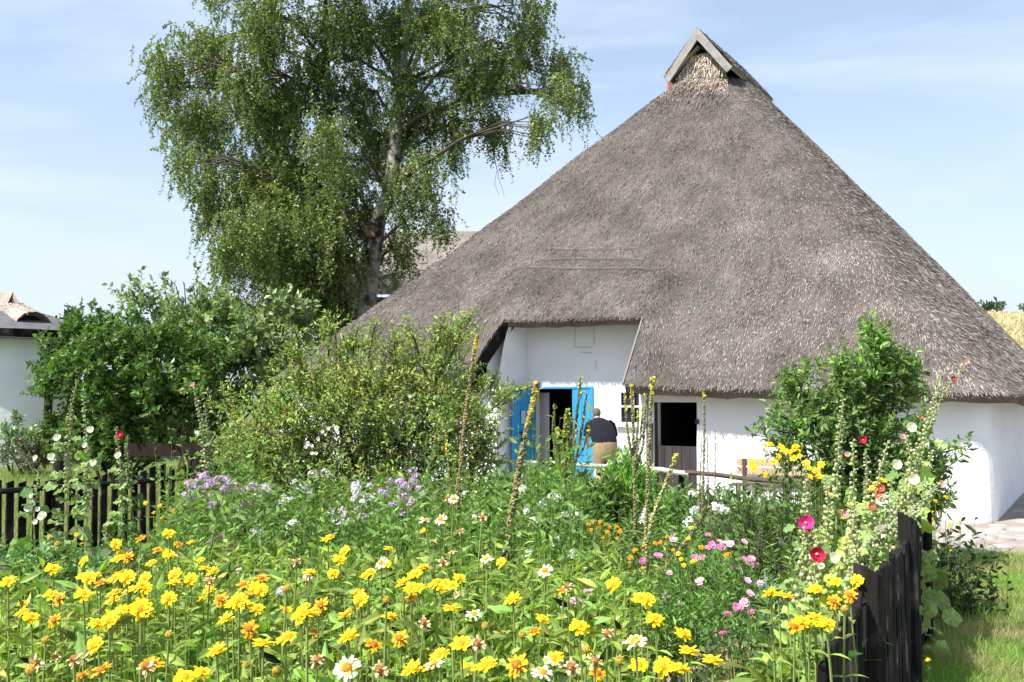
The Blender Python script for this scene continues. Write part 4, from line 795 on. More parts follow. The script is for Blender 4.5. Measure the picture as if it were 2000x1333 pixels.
YF = '''330 1042 y 1.22|275 1053 o|226 1064 y|373 1060 y|308 1075 o|328 1084 y|230 1093 y|250 1089 o|348 1064 o|103 1111 y|160 1127 y|174 1131 y|188 1127 y|197 1140 o|163 1162 y|226 1131 y|254 1134 y|284 1131 y|373 1133 y|342 1124 y|341 1140 y|400 1112 y|416 1118 y|409 1136 f|254 1154 y|283 1151 y|272 1148 y|223 1160 y|330 1171 y|228 1203 y|240 1197 y|288 1196 y|275 1190 y|190 1218 y|214 1214 y|261 1187 y|467 1174 y|476 1180 y|442 1210 y|487 1230 o|424 1272 y|502 1189 y|513 1259 y|558 1249 y|185 1263 y|163 1283 f|297 1299 o|285 1303 f|199 1310 o|362 1325 y|605 1120 y|641 1053 y|674 1078 y|663 1093 y|652 1120 y|594 1187 y|587 1205 y|600 1200 y|627 1183 o|616 1236 o|674 1203 y|681 1245 y|43 1198 y|42 1180 y|16 1138 y|678 1305 w|580 1098 f|391 1096 y|511 1131 o|509 1154 y|745 1100 w|830 1017 w|861 1015 w|828 1038 y|899 1037 f|875 973 f|886 975 w|942 1011 f|846 1058 f|828 1109 y|806 1127 y|787 1140 y|803 1149 y|850 1142 y|897 1129 y|884 1145 y|897 1162 w|883 1080 w|864 1098 f|950 1093 w|979 1100 y|720 1122 y|926 1201 w|761 1205 y|1002 1172 y|948 1223 b|730 1261 o|781 1248 o|901 1259 y|933 1257 f|922 1258 w|859 1281 y|676 1306 w|741 1308 f|805 1308 y|839 1305 y|848 1298 w|915 1305 y|950 1301 y|828 1216 f|1131 1225 y|1082 1288 y|1083 1290 w|1060 1315 w|1187 1238 f|1241 1254 w|1250 1170 y|1264 1173 y|1279 1210 y|1060 1209 y|1116 1303 f|1167 1317 o|1248 1301 y|1163 1292 f|1065 1115 w|1100 1154 o|1108 1146 f|1334 1238 y|1346 1274 y|1392 1292 y|1328 1308 y|1296 1304 y|145 1288 f|330 1240 b|560 1150 b|1010 1300 o|1020 1240 b|1210 1290 b|700 1160 o|755 1172 b|540 1310 b|480 1300 b|90 1250 b|60 1310 b|620 1290 f'''
for q in YF.split('|'):
    q = q.split(); px, py, k = float(q[0]), float(q[1]), q[2]
    z = float(q[3]) if len(q) > 3 else (1.12+rng.normal()*.05); 
    if py < 1030: z = 1.22
    put_stalk(k, atz(px, py, z))
for px, py, k in ((1504, 1160, 'y'), (1520, 1163, 'y'), (1538, 1166, 'y'), (1590, 1152, 'y'), (1600, 1156, 'y'), (1632, 1138, 'y'), (1674, 1136, 'y'), (1628, 1176, 'o'), (1660, 1164, 'o'), (1566, 1214, 'y'), (1580, 1218, 'y'), (1614, 1218, 'y'), (1604, 1222, 'y'), (1552, 1226, 'o'), (1592, 1206, 'y'), (1650, 1190, 'b')):
    put_stalk(k, atz(px, py, 1.12+rng.normal()*.02), ('false sunflower stalk in the golden clump against the black picket fence', 'false sunflowers against the black fence'))
o = put_stalk('y', atz(1812, 1290, .55), ('single short yellow false sunflower growing outside the black picket fence', 'false sunflower outside the fence')); del o['group']
n = 0
while n < 14:
    px, py = rng.uniform(0, 1220), rng.uniform(1120, 1325)
    put_stalk('yyobf'[int(rng.integers(5))], atz(px, py, 1.05+rng.normal()*.05)); n += 1
for _ in range(30):
    px, py = rng.normal(rng.choice([150, 280, 420, 620, 830]), 70), rng.uniform(1065, 1215); put_stalk('yyyo'[int(rng.integers(4))], atz(max(px, 5), py, 1.10+rng.normal()*.04))
for k in PROTO:
    for i, p in enumerate(PROTO[k]):
        if not used.get((k, i)): put_stalk(k, atz(rng.uniform(100, 900), 1250, 1.08))
for o in bpy.data.objects:
    if '_top' in o: del o['_top']
LIST = [o for o in bpy.data.objects if o.parent is None and o.name.startswith('false_sunflower') and 'group' in o]
KW = {GRP['y']: 'bright-yellow false sunflower', GRP['o']: 'deep orange-yellow false sunflower', GRP['w']: 'fading cream-white false sunflower', GRP['f']: 'withered tan false sunflower', GRP['b']: 'budding false sunflower'}
ORD = ['leftmost', 'second from left', 'third from left', 'fourth from left', 'fifth from left', 'sixth from left', 'seventh from left', 'eighth from left', 'ninth from left', 'tenth from left', 'eleventh from left', 'twelfth from left', 'thirteenth from left', 'fourteenth from left', 'fifteenth from left', 'rightmost']
cells = {}
for o in LIST:
    x, y = o.location[0], o.location[1]; px = 1000+F*x/y; g_ = o['group']
    if g_ in KW:
        cz = ['at the far left', 'in the left part', 'left of centre', 'right of centre', 'in the right part'][min(4, int(max(px, 0)//260))]; rz_ = 'nearest row' if y < 3.25 else ('middle row' if y < 4.3 else 'rear row')
        cells.setdefault((KW[g_], rz_, cz), []).append((px, o))
    else: cells.setdefault(('false sunflower in the clump against the black fence', '', ''), []).append((px, o))
for (kw, rz_, cz), L_ in cells.items():
    L_.sort(key=lambda q: q[0]); multi = len(L_) > 1
    for i, (px, o) in enumerate(L_):
        od = (ORD[i] if i < len(ORD) else 'number %d from left' % (i+1)) if multi else ''
        o['label'] = (kw+(' in the %s %s' % (rz_, cz) if rz_ else '')+((', '+od) if od else ''))
# ---------------------------------------------------------------- leafy fill of the beds
def fill(name, label, pts, hts, m, T, size, base, mat='leafm', sp=1.05, up=.5, hv=.12, lean=.10, stemr=.003, z0=0., vv=.22):
    pts = np.array(pts, float); n = len(pts); P = np.stack([pts[:, 0], pts[:, 1], np.full(n, z0)], -1); D = nrm(np.array((0, 0, 1.))+rng.normal(size=(n, 3))*lean); b = MB()
    shoots(b, P, D, hts, m, T, size, base, sp=sp, up=up, twig=(stemr, 0, tuple(np.array(base)*1.25)), hv=hv, vv=vv)
    return tag(b.build(name, M[mat]), label, 'plants', kind='stuff')
def region(n, f, Y0, Y1, p0, p1):
    out = []; 
    while len(out) < n:
        Y = math.sqrt(rng.uniform(Y0*Y0, Y1*Y1)); px = rng.uniform(p0, p1); X = (px-1000)/F*Y
        if X > FX(Y)-.10: continue
        h = f(px, Y)
        if h > 0: out.append((X, Y, h*rng.uniform(.76, 1.12)))
    return np.array(out)
def f1(px, Y):
    if px > 1430: return .92 if 3.7 < Y < 4.9 and px > 1480 else 0
    if px > 1225: return (.95 if Y < 3.3 else 0) if px < 1400 else 0
    if px < 330 and Y > 5.4: return .55
    return 1.0-.05*max(0, Y-4.5)
r = region(2150, f1, 2.3, 6.5, -30, 1700)
fill('heliopsis_leaves', 'dense bright-green lance-leaved stalks filling the front flower bed', r[:, :2], r[:, 2], 17, L4, .092, GL, hv=.2, vv=.38)
def f2(px, Y):
    if Y > 7 and 330 < px < 1150: return max(.45, .88+1.1*noise.noise(Vector(((px-1000)/F*Y*1.1, Y*1.1, 3))))
    if Y <= 7 and px < 1150: return .74
    return 0
r = region(2300, f2, 6.2, 12.8, 300, 1150)
fill('perennial_leaves', 'dark-green leafy perennials filling the middle bed under the phlox', r[:, :2], r[:, 2], 15, L3, .09, (.165, .27, .06), hv=.2, vv=.32)
def f3(px, Y):
    if px < 340: return .34+.12*math.sin(px*.05+Y*2) if Y > 6 else 0
    return 0
r = region(620, f3, 6.2, 10.9, -80, 340)
fill('low_leaves', 'low mixed green herbs at the foot of the left picket fence', r[:, :2], r[:, 2], 12, L3, .085, (.16, .26, .075), hv=.16)
def f4(px, Y):
    if px < 1150: return 0
    if Y > 9.6: return .45+.04*(Y-9.6)*4
    if px > 1540: return .5
    if px > 1300 and Y < 7.4: return .16 if rng.random() < .3 else 0
    return .26+.08*math.sin(px*.03+Y*3)
r = region(1500, f4, 5.2, 12.6, 1150, 1800)
fill('herb_leaves', 'low fresh-green herbs and seedlings in the right-hand bed', r[:, :2], r[:, 2], 12, LN, .095, (.18, .29, .075), hv=.2)
r = region(500, lambda px, Y: .22, 3.6, 7.2, 1240, 1620)
fill('dry_stalks', 'dry straw-coloured stalks and litter on the bare soil', r[:, :2], r[:, 2], 5, LN, .09, (.46, .37, .23), hv=.1, lean=.5)
# ---------------------------------------------------------------- clumps with counted flower heads
def head_mesh(kind):
    b = MB(); R = frame((0, 0, 1))
    if kind in ('lilac', 'white', 'pink', 'paleL'):
        col = {'lilac': (.60, .42, .74), 'white': (.80, .79, .84), 'pink': (.70, .25, .62), 'paleL': (.74, .66, .83)}[kind]
        for i in range(21):
            d = rdir(1, .7)[0]; c = d*np.array((.046, .046, .030))*rng.uniform(.7, 1.35); petals(b, frame(d, rng.random()*6), c, 5, .0165, .05, col, BROAD, .05, 1.0, .1)
    elif kind in ('cosmos', 'cosmosL', 'stockpink'):
        col = {'cosmos': (.82, .28, .62), 'cosmosL': (.82, .48, .72), 'stockpink': (.78, .16, .48)}[kind]
        petals(b, R, (0, 0, 0), 8, .034, .12, col, BROAD, .06, .9); petals(b, R, (0, 0, .003), 6, .022, .4, np.array(col)*.9, BROAD, .1, .9); dome(b, R, (0, 0, 0), .007, .006, (.75, .5, .05))
    elif kind in ('marigold', 'marigoldY'):
        col = (.88, .36, .012) if kind == 'marigold' else (.92, .62, .015)
        petals(b, R, (0, 0, 0), 14, .024, .05, col); petals(b, R, (0, 0, .002), 12, .018, .4, col); dome(b, R, (0, 0, 0), .008, .007, (.6, .22, .02))
    elif kind == 'rud':
        petals(b, R, (0, 0, 0), 11, .042, .0, (.93, .62, .012), wid=1.2); petals(b, R, (0, 0, .002), 8, .03, .35, (.93, .65, .02)); dome(b, R, (0, 0, 0), .012, .012, (.8, .4, .03))
    elif kind[:3] == 'hol':
        col = {'holM': (.80, .05, .33), 'holC': (.55, .012, .08), 'holW': (.86, .84, .84), 'holP': (.85, .45, .55), 'holR': (.80, .14, .12)}[kind]
        for k in range(5):
            pass
        petals(b, R, (0, 0, 0), 5, .052, .32, col, BROAD, .04, 1.25, .05); petals(b, R, (0, 0, .001), 5, .047, .45, np.array(col)*.92, BROAD, .05, 1.2, .06, off=.6); dome(b, R, (0, 0, .004), .009, .02, (.85, .72, .25) if kind != 'holW' else (.8, .75, .3))
    elif kind == 'mul':
        petals(b, R, (0, 0, 0), 5, .017, .3, (.88, .74, .05), BROAD, .1)
    return b
HEADS = {}
def head_obj(kind, parent, pos, nd, scale=1., name='flower'):
    key = (kind, int(rng.integers(3)))
    if key not in HEADS:
        o = head_mesh(kind).build(name, M['petal'], None); HEADS[key] = o.data; bpy.data.objects.remove(o)
    o = bpy.data.objects.new(name, HEADS[key]); link(o, parent); Rm = frame(nd, rng.random()*6)
    m = Matrix([list(Rm[0]), list(Rm[1]), list(Rm[2])]).to_4x4(); o.matrix_local = Matrix.Translation(Vector(np.array(pos)-WL[parent])) @ m @ Matrix.Scale(scale, 4); return o
def clump(name, label, cat, heads, Y, base, T=L3, size=.09, fol=90, hsc=.9, spread=.45, kind='lilac', hs=1., group=None, m=9, zf=None, hname='flower', mat='leafm', lean=.25, sc=(.16, .22, .07)):
    """heads: [(px,py[,kind])]; Y depth of the clump (or None with zf = height)"""
    if kind in ('lilac', 'paleL') and len(heads) > 8: heads = list(heads)+[(q[0]+rng.normal()*13, q[1]+rng.normal()*9)+tuple(q[2:]) for q in heads]
    pts = []
    for q in heads:
        p = at(q[0], q[1], Y+rng.normal()*.15) if zf is None else atz(q[0], q[1], zf+rng.normal()*.03); pts.append(p)
    pts = np.array(pts); c = pts.mean(0); root = thing(name, (c[0], c[1], 0), label, cat, group); b = MB(); hm = pts[:, 2].max()
    for p in pts:
        g_ = np.array((c[0]+(p[0]-c[0])*.65, c[1]+(p[1]-c[1])*.65, 0)); b.tube([g_, (g_+p)/2+rng.normal(size=3)*.015, p], [.005, .004, .0025], 3, 0, sc)
    b.build('stems', M['stem'], root)
    if fol:
        b = MB(); i = rng.integers(0, len(pts), fol); P = np.stack([c[0]+(pts[i, 0]-c[0])*.9+rng.normal(size=fol)*spread*.4, c[1]+(pts[i, 1]-c[1])*.8+rng.normal(size=fol)*spread*.4, np.zeros(fol)], -1)
        shoots(b, P, nrm(np.array((0, 0, 1.))+rng.normal(size=(fol, 3))*lean*.5), np.maximum(pts[i, 2], .15)*hsc*rng.uniform(.7, 1.0, fol), m, T, size, base, twig=(.003, 0, sc)); b.build('foliage', M[mat], root)
    for q, p in zip(heads, pts):
        head_obj(q[2] if len(q) > 2 else kind, root, p, rdir(1, .0)[0]*.35+np.array((-.15, -.55, .75)), hs*rng.uniform(.7, 1.12), hname)
    return root
def XY(s): return [tuple(float(v) for v in q.split()) for q in s.split(',')]
PG = (.13, .225, .05)
clump('phlox_plant', 'lilac phlox clump right of the leaning fence post', 'flower', XY('384 941,372 950,395 948,399 928,427 939,436 946,410 950,373 973,385 980,413 986,405 975,362 985'), 10.3, PG, hs=1.05, kind='lilac', group=None, hname='flower_head')
clump('phlox_plant', 'lilac phlox clump in front of the rose thicket, left part', 'flower', XY('460 950,470 958,450 962,435 973,442 980,428 982,446 995,471 995,480 985,482 1013,455 1003,490 950'), 10.4, PG, hs=1.05, hname='flower_head')
clump('phlox_plant', 'pale lilac phlox between the lilac and the white ones below the rose thicket', 'flower', XY('514 955,504 970,520 962,558 977,545 985,594 950,585 958,604 954,530 990'), 10.8, PG, kind='paleL', hs=1.0, hname='flower_head')
clump('phlox_plant', 'single deep-pink phlox low at the edge of the front bed', 'flower', XY('429 1052,436 1060,424 1062,445 1080'), 8.0, PG, kind='pink', hs=1.25, fol=40, hname='flower_head')
clump('phlox_plant', 'white phlox with one large flower cluster left of centre', 'flower', XY('504 1035,498 1040,510 1038,574 1024,568 1026'), 8.4, PG, kind='white', hs=1.05, fol=60, hname='flower_head')
clump('phlox_plant', 'whitish lilac phlox clump beneath the middle of the rose thicket', 'flower', XY('656 1015,654 1017,672 1006,701 995,696 955,712 968,741 977,725 1009,690 975,665 1022,720 990,634 926,734 1003'), 10.2, PG, kind='paleL', hs=1.0, fol=130, hname='flower_head')
clump('phlox_plant', 'mauve phlox clump left of the tall leaning mulleins', 'flower', XY('756 960,785 970,803 995,817 955,812 931,806 938,790 948,825 962,770 985,760 940,775 1000,795 1005'), 10.0, PG, kind='lilac', hs=.95, fol=130, hname='flower_head')
clump('phlox_plant', 'white phlox beside the foot of the leaning mullein', 'flower', XY('966 999,960 1006,972 992,942 1046,908 966,930 1010,1028 1000,1022 955,1018 960'), 9.6, (.15, .26, .05), kind='white', fol=120, hname='flower_head')
clump('phlox_plant', 'white phlox in front of the dark-green bush', 'flower', XY('1089 975,1083 970,1105 1006,1112 1000,1098 1010,1080 1020,1072 1024,1049 1011,1044 1018,1134 1013,1127 1008,1060 985'), 9.4, (.15, .26, .05), kind='white', fol=150, hname='flower_head')
clump('phlox_plant', 'white phlox hanging over the dark gap in the middle of the garden', 'flower', XY('1089 1057,1084 1062,1122 1082,1116 1086,1142 1120,1138 1128,1031 1082,1026 1090,1124 1116'), 7.6, (.12, .21, .045), kind='white', fol=110, hs=.9, hname='flower_head')
clump('phlox_plant', 'whitish phlox between the two right-hand mulleins', 'flower', XY('1348 1018,1342 1024,1354 1000,1360 994,1398 990,1404 994,1354 966,1416 998,1262 998,1260 1010,1256 1020,1350 1030'), 9.6, (.15, .27, .06), kind='white', fol=130, hs=.9, hname='flower_head')
MG = (.17, .28, .06)
clump('marigold_plant', 'orange marigold clump in the middle of the garden', 'flower', XY('1150 1025,1160 1022,1172 1020,1182 1024,1190 1030,1205 1030,1210 1040,1155 1035,1168 1030,1205 1052,1178 1050,1152 1040,1186 1040,1212 1036,1180 1062,1196 1060'), 9.0, MG, kind='marigold', fol=70, size=.07)
clump('marigold_plant', 'yellow marigolds beside the dark round cushion', 'flower', XY('1180 1124,1215 1120,1182 1153,1165 1180,1170 1192'), 6.8, MG, kind='marigoldY', fol=50, size=.08, hs=1.2)
clump('marigold_plant', 'scattered orange and yellow marigolds among the pink flowers', 'flower', [(1280, 1062, 'marigold'), (1300, 1063, 'marigold'), (1330, 1093, 'marigoldY'), (1358, 1095, 'marigoldY'), (1240, 1075, 'marigold'), (1418, 1085, 'marigold'), (1345, 1052, 'marigoldY'), (1255, 1110, 'marigoldY'), (1315, 1075, 'marigoldY'), (1370, 1070, 'marigold'), (1230, 1100, 'marigold')], 8.0, (.18, .28, .07), fol=90, size=.06, T=LN)
clump('marigold_plant', 'small orange marigolds at the foot of the left picket fence', 'flower', [(98, 1050, 'marigold'), (110, 1062, 'marigold'), (122, 1058, 'marigold'), (160, 1062, 'marigoldY'), (150, 1045, 'marigoldY'), (136, 1080, 'marigold')], 8.8, MG, fol=50, size=.07)
clump('marigold_plant', 'small yellow marigolds left of the lilac phlox', 'flower', [(285, 983, 'marigoldY'), (312, 988, 'marigoldY'), (300, 1002, 'marigoldY'), (318, 1012, 'marigoldY'), (325, 1018, 'marigoldY'), (337, 998, 'marigold')], 9.3, MG, fol=50, size=.07)
clump('cosmos_plant', 'pink cosmos in the row nearest the lavender', 'flower', [(1390, 1065, 'cosmos'), (1405, 1058, 'cosmosL'), (1413, 1062, 'cosmosL'), (1425, 1063, 'cosmosL'), (1384, 1070, 'cosmos'), (1372, 1088, 'cosmos'), (1313, 1043, 'cosmosL'), (1455, 1095, 'cosmos'), (1462, 1100, 'cosmos'), (1475, 1105, 'cosmosL')], 8.2, (.16, .30, .07), T=LN, fol=90, size=.07, m=12)
clump('cosmos_plant', 'pink cosmos around the feathery green clump', 'flower', [(1308, 1120, 'cosmosL'), (1367, 1136, 'cosmosL'), (1286, 1087, 'cosmos'), (1255, 1097, 'stockpink'), (1300, 1165, 'cosmosL'), (1330, 1180, 'cosmosL')], 7.0, (.16, .32, .07), T=LN, fol=130, size=.07, m=14)
clump('lavatera_plant', 'group of pink mallow flowers above the grey-blue leek leaves', 'flower', [(1440, 1188, 'cosmos'), (1420, 1200, 'stockpink'), (1468, 1196, 'stockpink'), (1485, 1140, 'cosmosL'), (1460, 1135, 'cosmosL'), (1465, 1160, 'cosmosL'), (1412, 1238, 'stockpink'), (1455, 1178, 'cosmosL')], 6.2, (.10, .17, .06), fol=40, size=.08, hs=.95)
clump('aster_plant', 'three lilac-pink asters beside the dark gap', 'flower', [(1105, 1186, 'cosmosL'), (1116, 1178, 'cosmosL'), (1128, 1174, 'cosmosL'), (1148, 1160, 'cosmosL'), (1152, 1190, 'cosmosL')], 5.2, MG, fol=20, hs=.95)
clump('aster_plant', 'small pale-lilac daisies among the front yellow flowers', 'flower', [(665, 1160, 'cosmosL'), (612, 1198, 'paleL'), (548, 1155, 'paleL'), (1010, 1166, 'cosmosL'), (467, 1116, 'cosmosL'), (600, 1130, 'paleL')], None, MG, fol=0, hs=.55, zf=1.02)
clump('coneflower_plant', 'yellow coneflowers before the bench at the white wall', 'flower', XY('1494 871,1531 880,1554 872,1561 891,1512 902,1496 927,1469 906,1548 880,1520 891,1540 885,1505 868,1558 880,1488 902,1525 872,1472 915,1550 895'), 10.3, (.08, .15, .03), kind='rud', fol=80, hs=1.15)
clump('coneflower_plant', 'yellow coneflowers half hidden in the dark leafy shrub', 'flower', XY('1580 914,1593 919,1582 932,1604 908,1575 905,1600 930'), 9.6, (.08, .15, .03), kind='rud', fol=40, hs=1.)
clump('coneflower_plant', 'yellow coneflowers among the hollyhock stems by the fence', 'flower', XY('1719 936,1704 953,1712 945,1629 992,1681 992,1640 1000,1620 965,1660 985,1728 940,1695 958,1650 1010,1780 960,1760 985'), 8.8, (.10, .17, .04), kind='rud', fol=50, hs=.9)
clump('marigold_plant', 'orange-yellow flowers in the dark climber behind the last fence posts', 'flower', [(1816, 1004, 'marigoldY'), (1827, 979, 'marigoldY'), (1820, 1030, 'marigold'), (1822, 1015, 'marigold'), (1858, 1074, 'marigoldY'), (1829, 1122, 'marigoldY'), (1805, 1170, 'marigold'), (1820, 1176, 'marigold'), (1875, 1020, 'marigoldY')], 8.9, (.03, .065, .02), fol=150, size=.09, hs=1.25, spread=.5, lean=.3)
# ---------------------------------------------------------------- mulleins
M['pod'] = pm('seed_pod', (1, 1, 1), .85, .2, 20, attr=True)
def pods(b, P, r, col, n, rad, sq=1.2):
    P = np.array(P, float); s_ = np.concatenate([[0], np.cumsum(np.linalg.norm(np.diff(P, axis=0), axis=1))]); u_ = rng.random(n)*s_[-1]
    c = np.stack([np.interp(u_, s_, P[:, k]) for k in range(3)], -1); rr = np.interp(u_, s_, np.linspace(rad[0], rad[1], len(P))); d = rdir(n); d[:, 2] *= .3; d = nrm(d)
    R = basis(nrm(d+np.array((0, 0, .6))), rdir(n))*np.array((1, sq, 1))[None, None]; b.inst(SPH, c+d*rr[:, None], R, r*rng.uniform(.7, 1.25, n), 0, colvar(n, col, .1, .28))
def mullein(label, path, Y, rad=.017, podc=(.21, .19, .07), bare=.0, yel=.1, branches=(), base_leaf=True, dY=0., nyel=22, f0=.18, group=None, name='mullein_stalk', dens=330):
    n = len(path); P = np.array([at(q[0], q[1], Y+dY*i/(n-1)) for i, q in enumerate(path)]); g_ = P[0].copy(); g_[2] = 0; 
    if P[0][2] > .05: P = np.concatenate([[g_], P])
    root = thing(name, tuple(g_), label, 'plant', group); b = MB(); b.tube(P, np.linspace(rad*.75, rad*.35, len(P)), 6, 0, (.22, .20, .09)); b.build('stem', M['stem'], root)
    L = np.linalg.norm(P[-1]-P[0]); t_ = np.linspace(f0, 1, 14); s_ = np.concatenate([[0], np.cumsum(np.linalg.norm(np.diff(P, axis=0), axis=1))])/np.sum(np.linalg.norm(np.diff(P, axis=0), axis=1))
    S = np.stack([np.interp(t_, s_, P[:, k]) for k in range(3)], -1); b = MB(); pods(b, S, rad*.58, podc, int(dens*L*(1-f0)), (rad*1.0, rad*.6))
    tips = [S]
    for br_ in branches:
        Q = np.array([at(q[0], q[1], Y+rng.normal()*.08) for q in br_]); b.tube(Q, np.linspace(rad*.5, rad*.25, len(Q)), 5, 0, (.2, .2, .1)); l2 = np.linalg.norm(Q[-1]-Q[0]); pods(b, Q, rad*.5, podc, int(dens*.8*l2), (rad*.75, rad*.5)); tips.append(Q)
    b.build('seed_pods', M['pod'], root, True)
    if nyel:
        b = MB()
        for T_ in tips:
            m_ = nyel if T_ is S else max(4, nyel//3); f_ = 1-rng.random(m_)**1.3*yel*(1 if T_ is S else 1.6); x = np.linspace(0, 1, len(T_)); C = np.stack([np.interp(f_, x, T_[:, k]) for k in range(3)], -1)
            for c in C:
                d = nrm(rng.normal(size=3)*np.array((1, 1, .4))+np.array((0, -.5, .1))); petals(b, frame(d), c+d*rad*.8, 5, .014, .35, (.88, .76, .07), BROAD, .1)
        b.build('blossom', M['petal'], root)
    if base_leaf:
        b = MB(); k = 16; a = rng.random(k)*6.3; d = np.stack([np.cos(a), np.sin(a), rng.uniform(.3, .9, k)], -1); zz = rng.uniform(.05, .7, k)*min(1, P[-1][2]); C = np.stack([np.interp(zz, P[:, 2], P[:, 0]), np.interp(zz, P[:, 2], P[:, 1]), zz], -1)
        b.inst(L4, C, basis(d, np.tile([[0, 0, 1.]], (k, 1))), rng.uniform(.12, .24, k), 0, colvar(k, (.15, .22, .09), .06, .2)); b.build('foliage', M['leafm'], root)
    return root
mullein('very tall thin mullein spike with yellow tip before the left of the thatch', [(892, 985), (900, 900), (912, 790), (922, 710), (933, 655)], 10.2, .020, (.27, .22, .09), yel=.11, nyel=30)
mullein('short thin mullein spike just left of the tallest one', [(880, 965), (876, 910), (870, 845)], 10.3, .011, (.24, .20, .09), yel=.2, nyel=10)
mullein('thick brown mullein leaning right with bright-yellow top before the blue door', [(985, 1105), (1000, 1000), (1020, 880), (1038, 800), (1049, 748)], 7.6, .022, (.26, .21, .09), yel=.2, nyel=46, dens=420)
mullein('branched brown-green candelabra mullein in front of the open doorway', [(1098, 960), (1100, 900), (1103, 830), (1108, 800)], 10.6, .018, (.15, .16, .05), yel=.12, nyel=10,
        branches=[[(1097, 935), (1086, 885), (1080, 845), (1084, 790)], [(1098, 940), (1090, 890), (1091, 838)], [(1099, 930), (1098, 880), (1099, 845)], [(1100, 920), (1113, 870), (1119, 818)], [(1094, 925), (1083, 885), (1087, 835)], [(1101, 930), (1108, 880), (1106, 835)], [(1102, 930), (1119, 880), (1127, 840)]], dens=520)
mullein('blue-green many-armed mullein before the right leaf of the blue door', [(1112, 965), (1118, 900), (1124, 840), (1130, 780), (1134, 736)], 10.9, .014, (.10, .13, .09), yel=.08, nyel=8,
        branches=[[(1114, 930), (1120, 860), (1128, 790), (1139, 762)], [(1115, 930), (1128, 880), (1138, 820), (1146, 770)], [(1116, 910), (1138, 880), (1150, 840)], [(1114, 920), (1115, 870), (1112, 800)], [(1118, 930), (1134, 860), (1143, 800)]], dens=420)
mullein('candelabra mullein with yellow tip rising in front of the small window', [(1240, 950), (1238, 880), (1236, 810), (1233, 750)], 10.0, .016, (.24, .23, .10), yel=.16, nyel=16,
        branches=[[(1238, 900), (1226, 850), (1220, 770)], [(1240, 900), (1252, 850), (1256, 795)], [(1239, 920), (1244, 860), (1247, 800)], [(1238, 910), (1229, 870), (1225, 830)], [(1242, 920), (1256, 870), (1262, 770)]], dens=360)
mullein('straight tall mullein spike standing in front of the dark doorpost', [(1262, 1055), (1265, 960), (1268, 860), (1272, 780), (1275, 738)], 8.8, .017, (.28, .25, .11), yel=.12, nyel=22)
mullein('slender mullein spike right of the stable door', [(1372, 1000), (1374, 920), (1376, 840), (1375, 758)], 9.8, .013, (.24, .23, .11), yel=.06, nyel=6)
for k, (x0, y0, x1, y1, lb) in enumerate(((1366, 985, 1370, 860, 'thin brown seed spike left of the slender mullein'), (1384, 985, 1381, 850, 'thin brown seed spike close right of the slender mullein'), (1396, 985, 1397, 842, 'thin grey seed spike standing alone before the white wall'))):
    mullein(lb, [(x0, y0), ((x0+x1)/2, (y0+y1)/2), (x1, y1)], 10.0, .008, (.17, .14, .10), nyel=0, base_leaf=False, name='seed_spike', dens=260)
mullein('green-yellow mullein leaning right with yellow tip below the stable door', [(1258, 1075), (1275, 1010), (1298, 950), (1322, 886)], 8.4, .018, (.36, .36, .13), yel=.09, nyel=10)
mullein('fallen mullein stalk lying across the bed toward the lower left', [(1300, 1108), (1330, 1070), (1362, 1030), (1385, 990)], 8.6, .016, (.30, .24, .11), nyel=0, base_leaf=True)
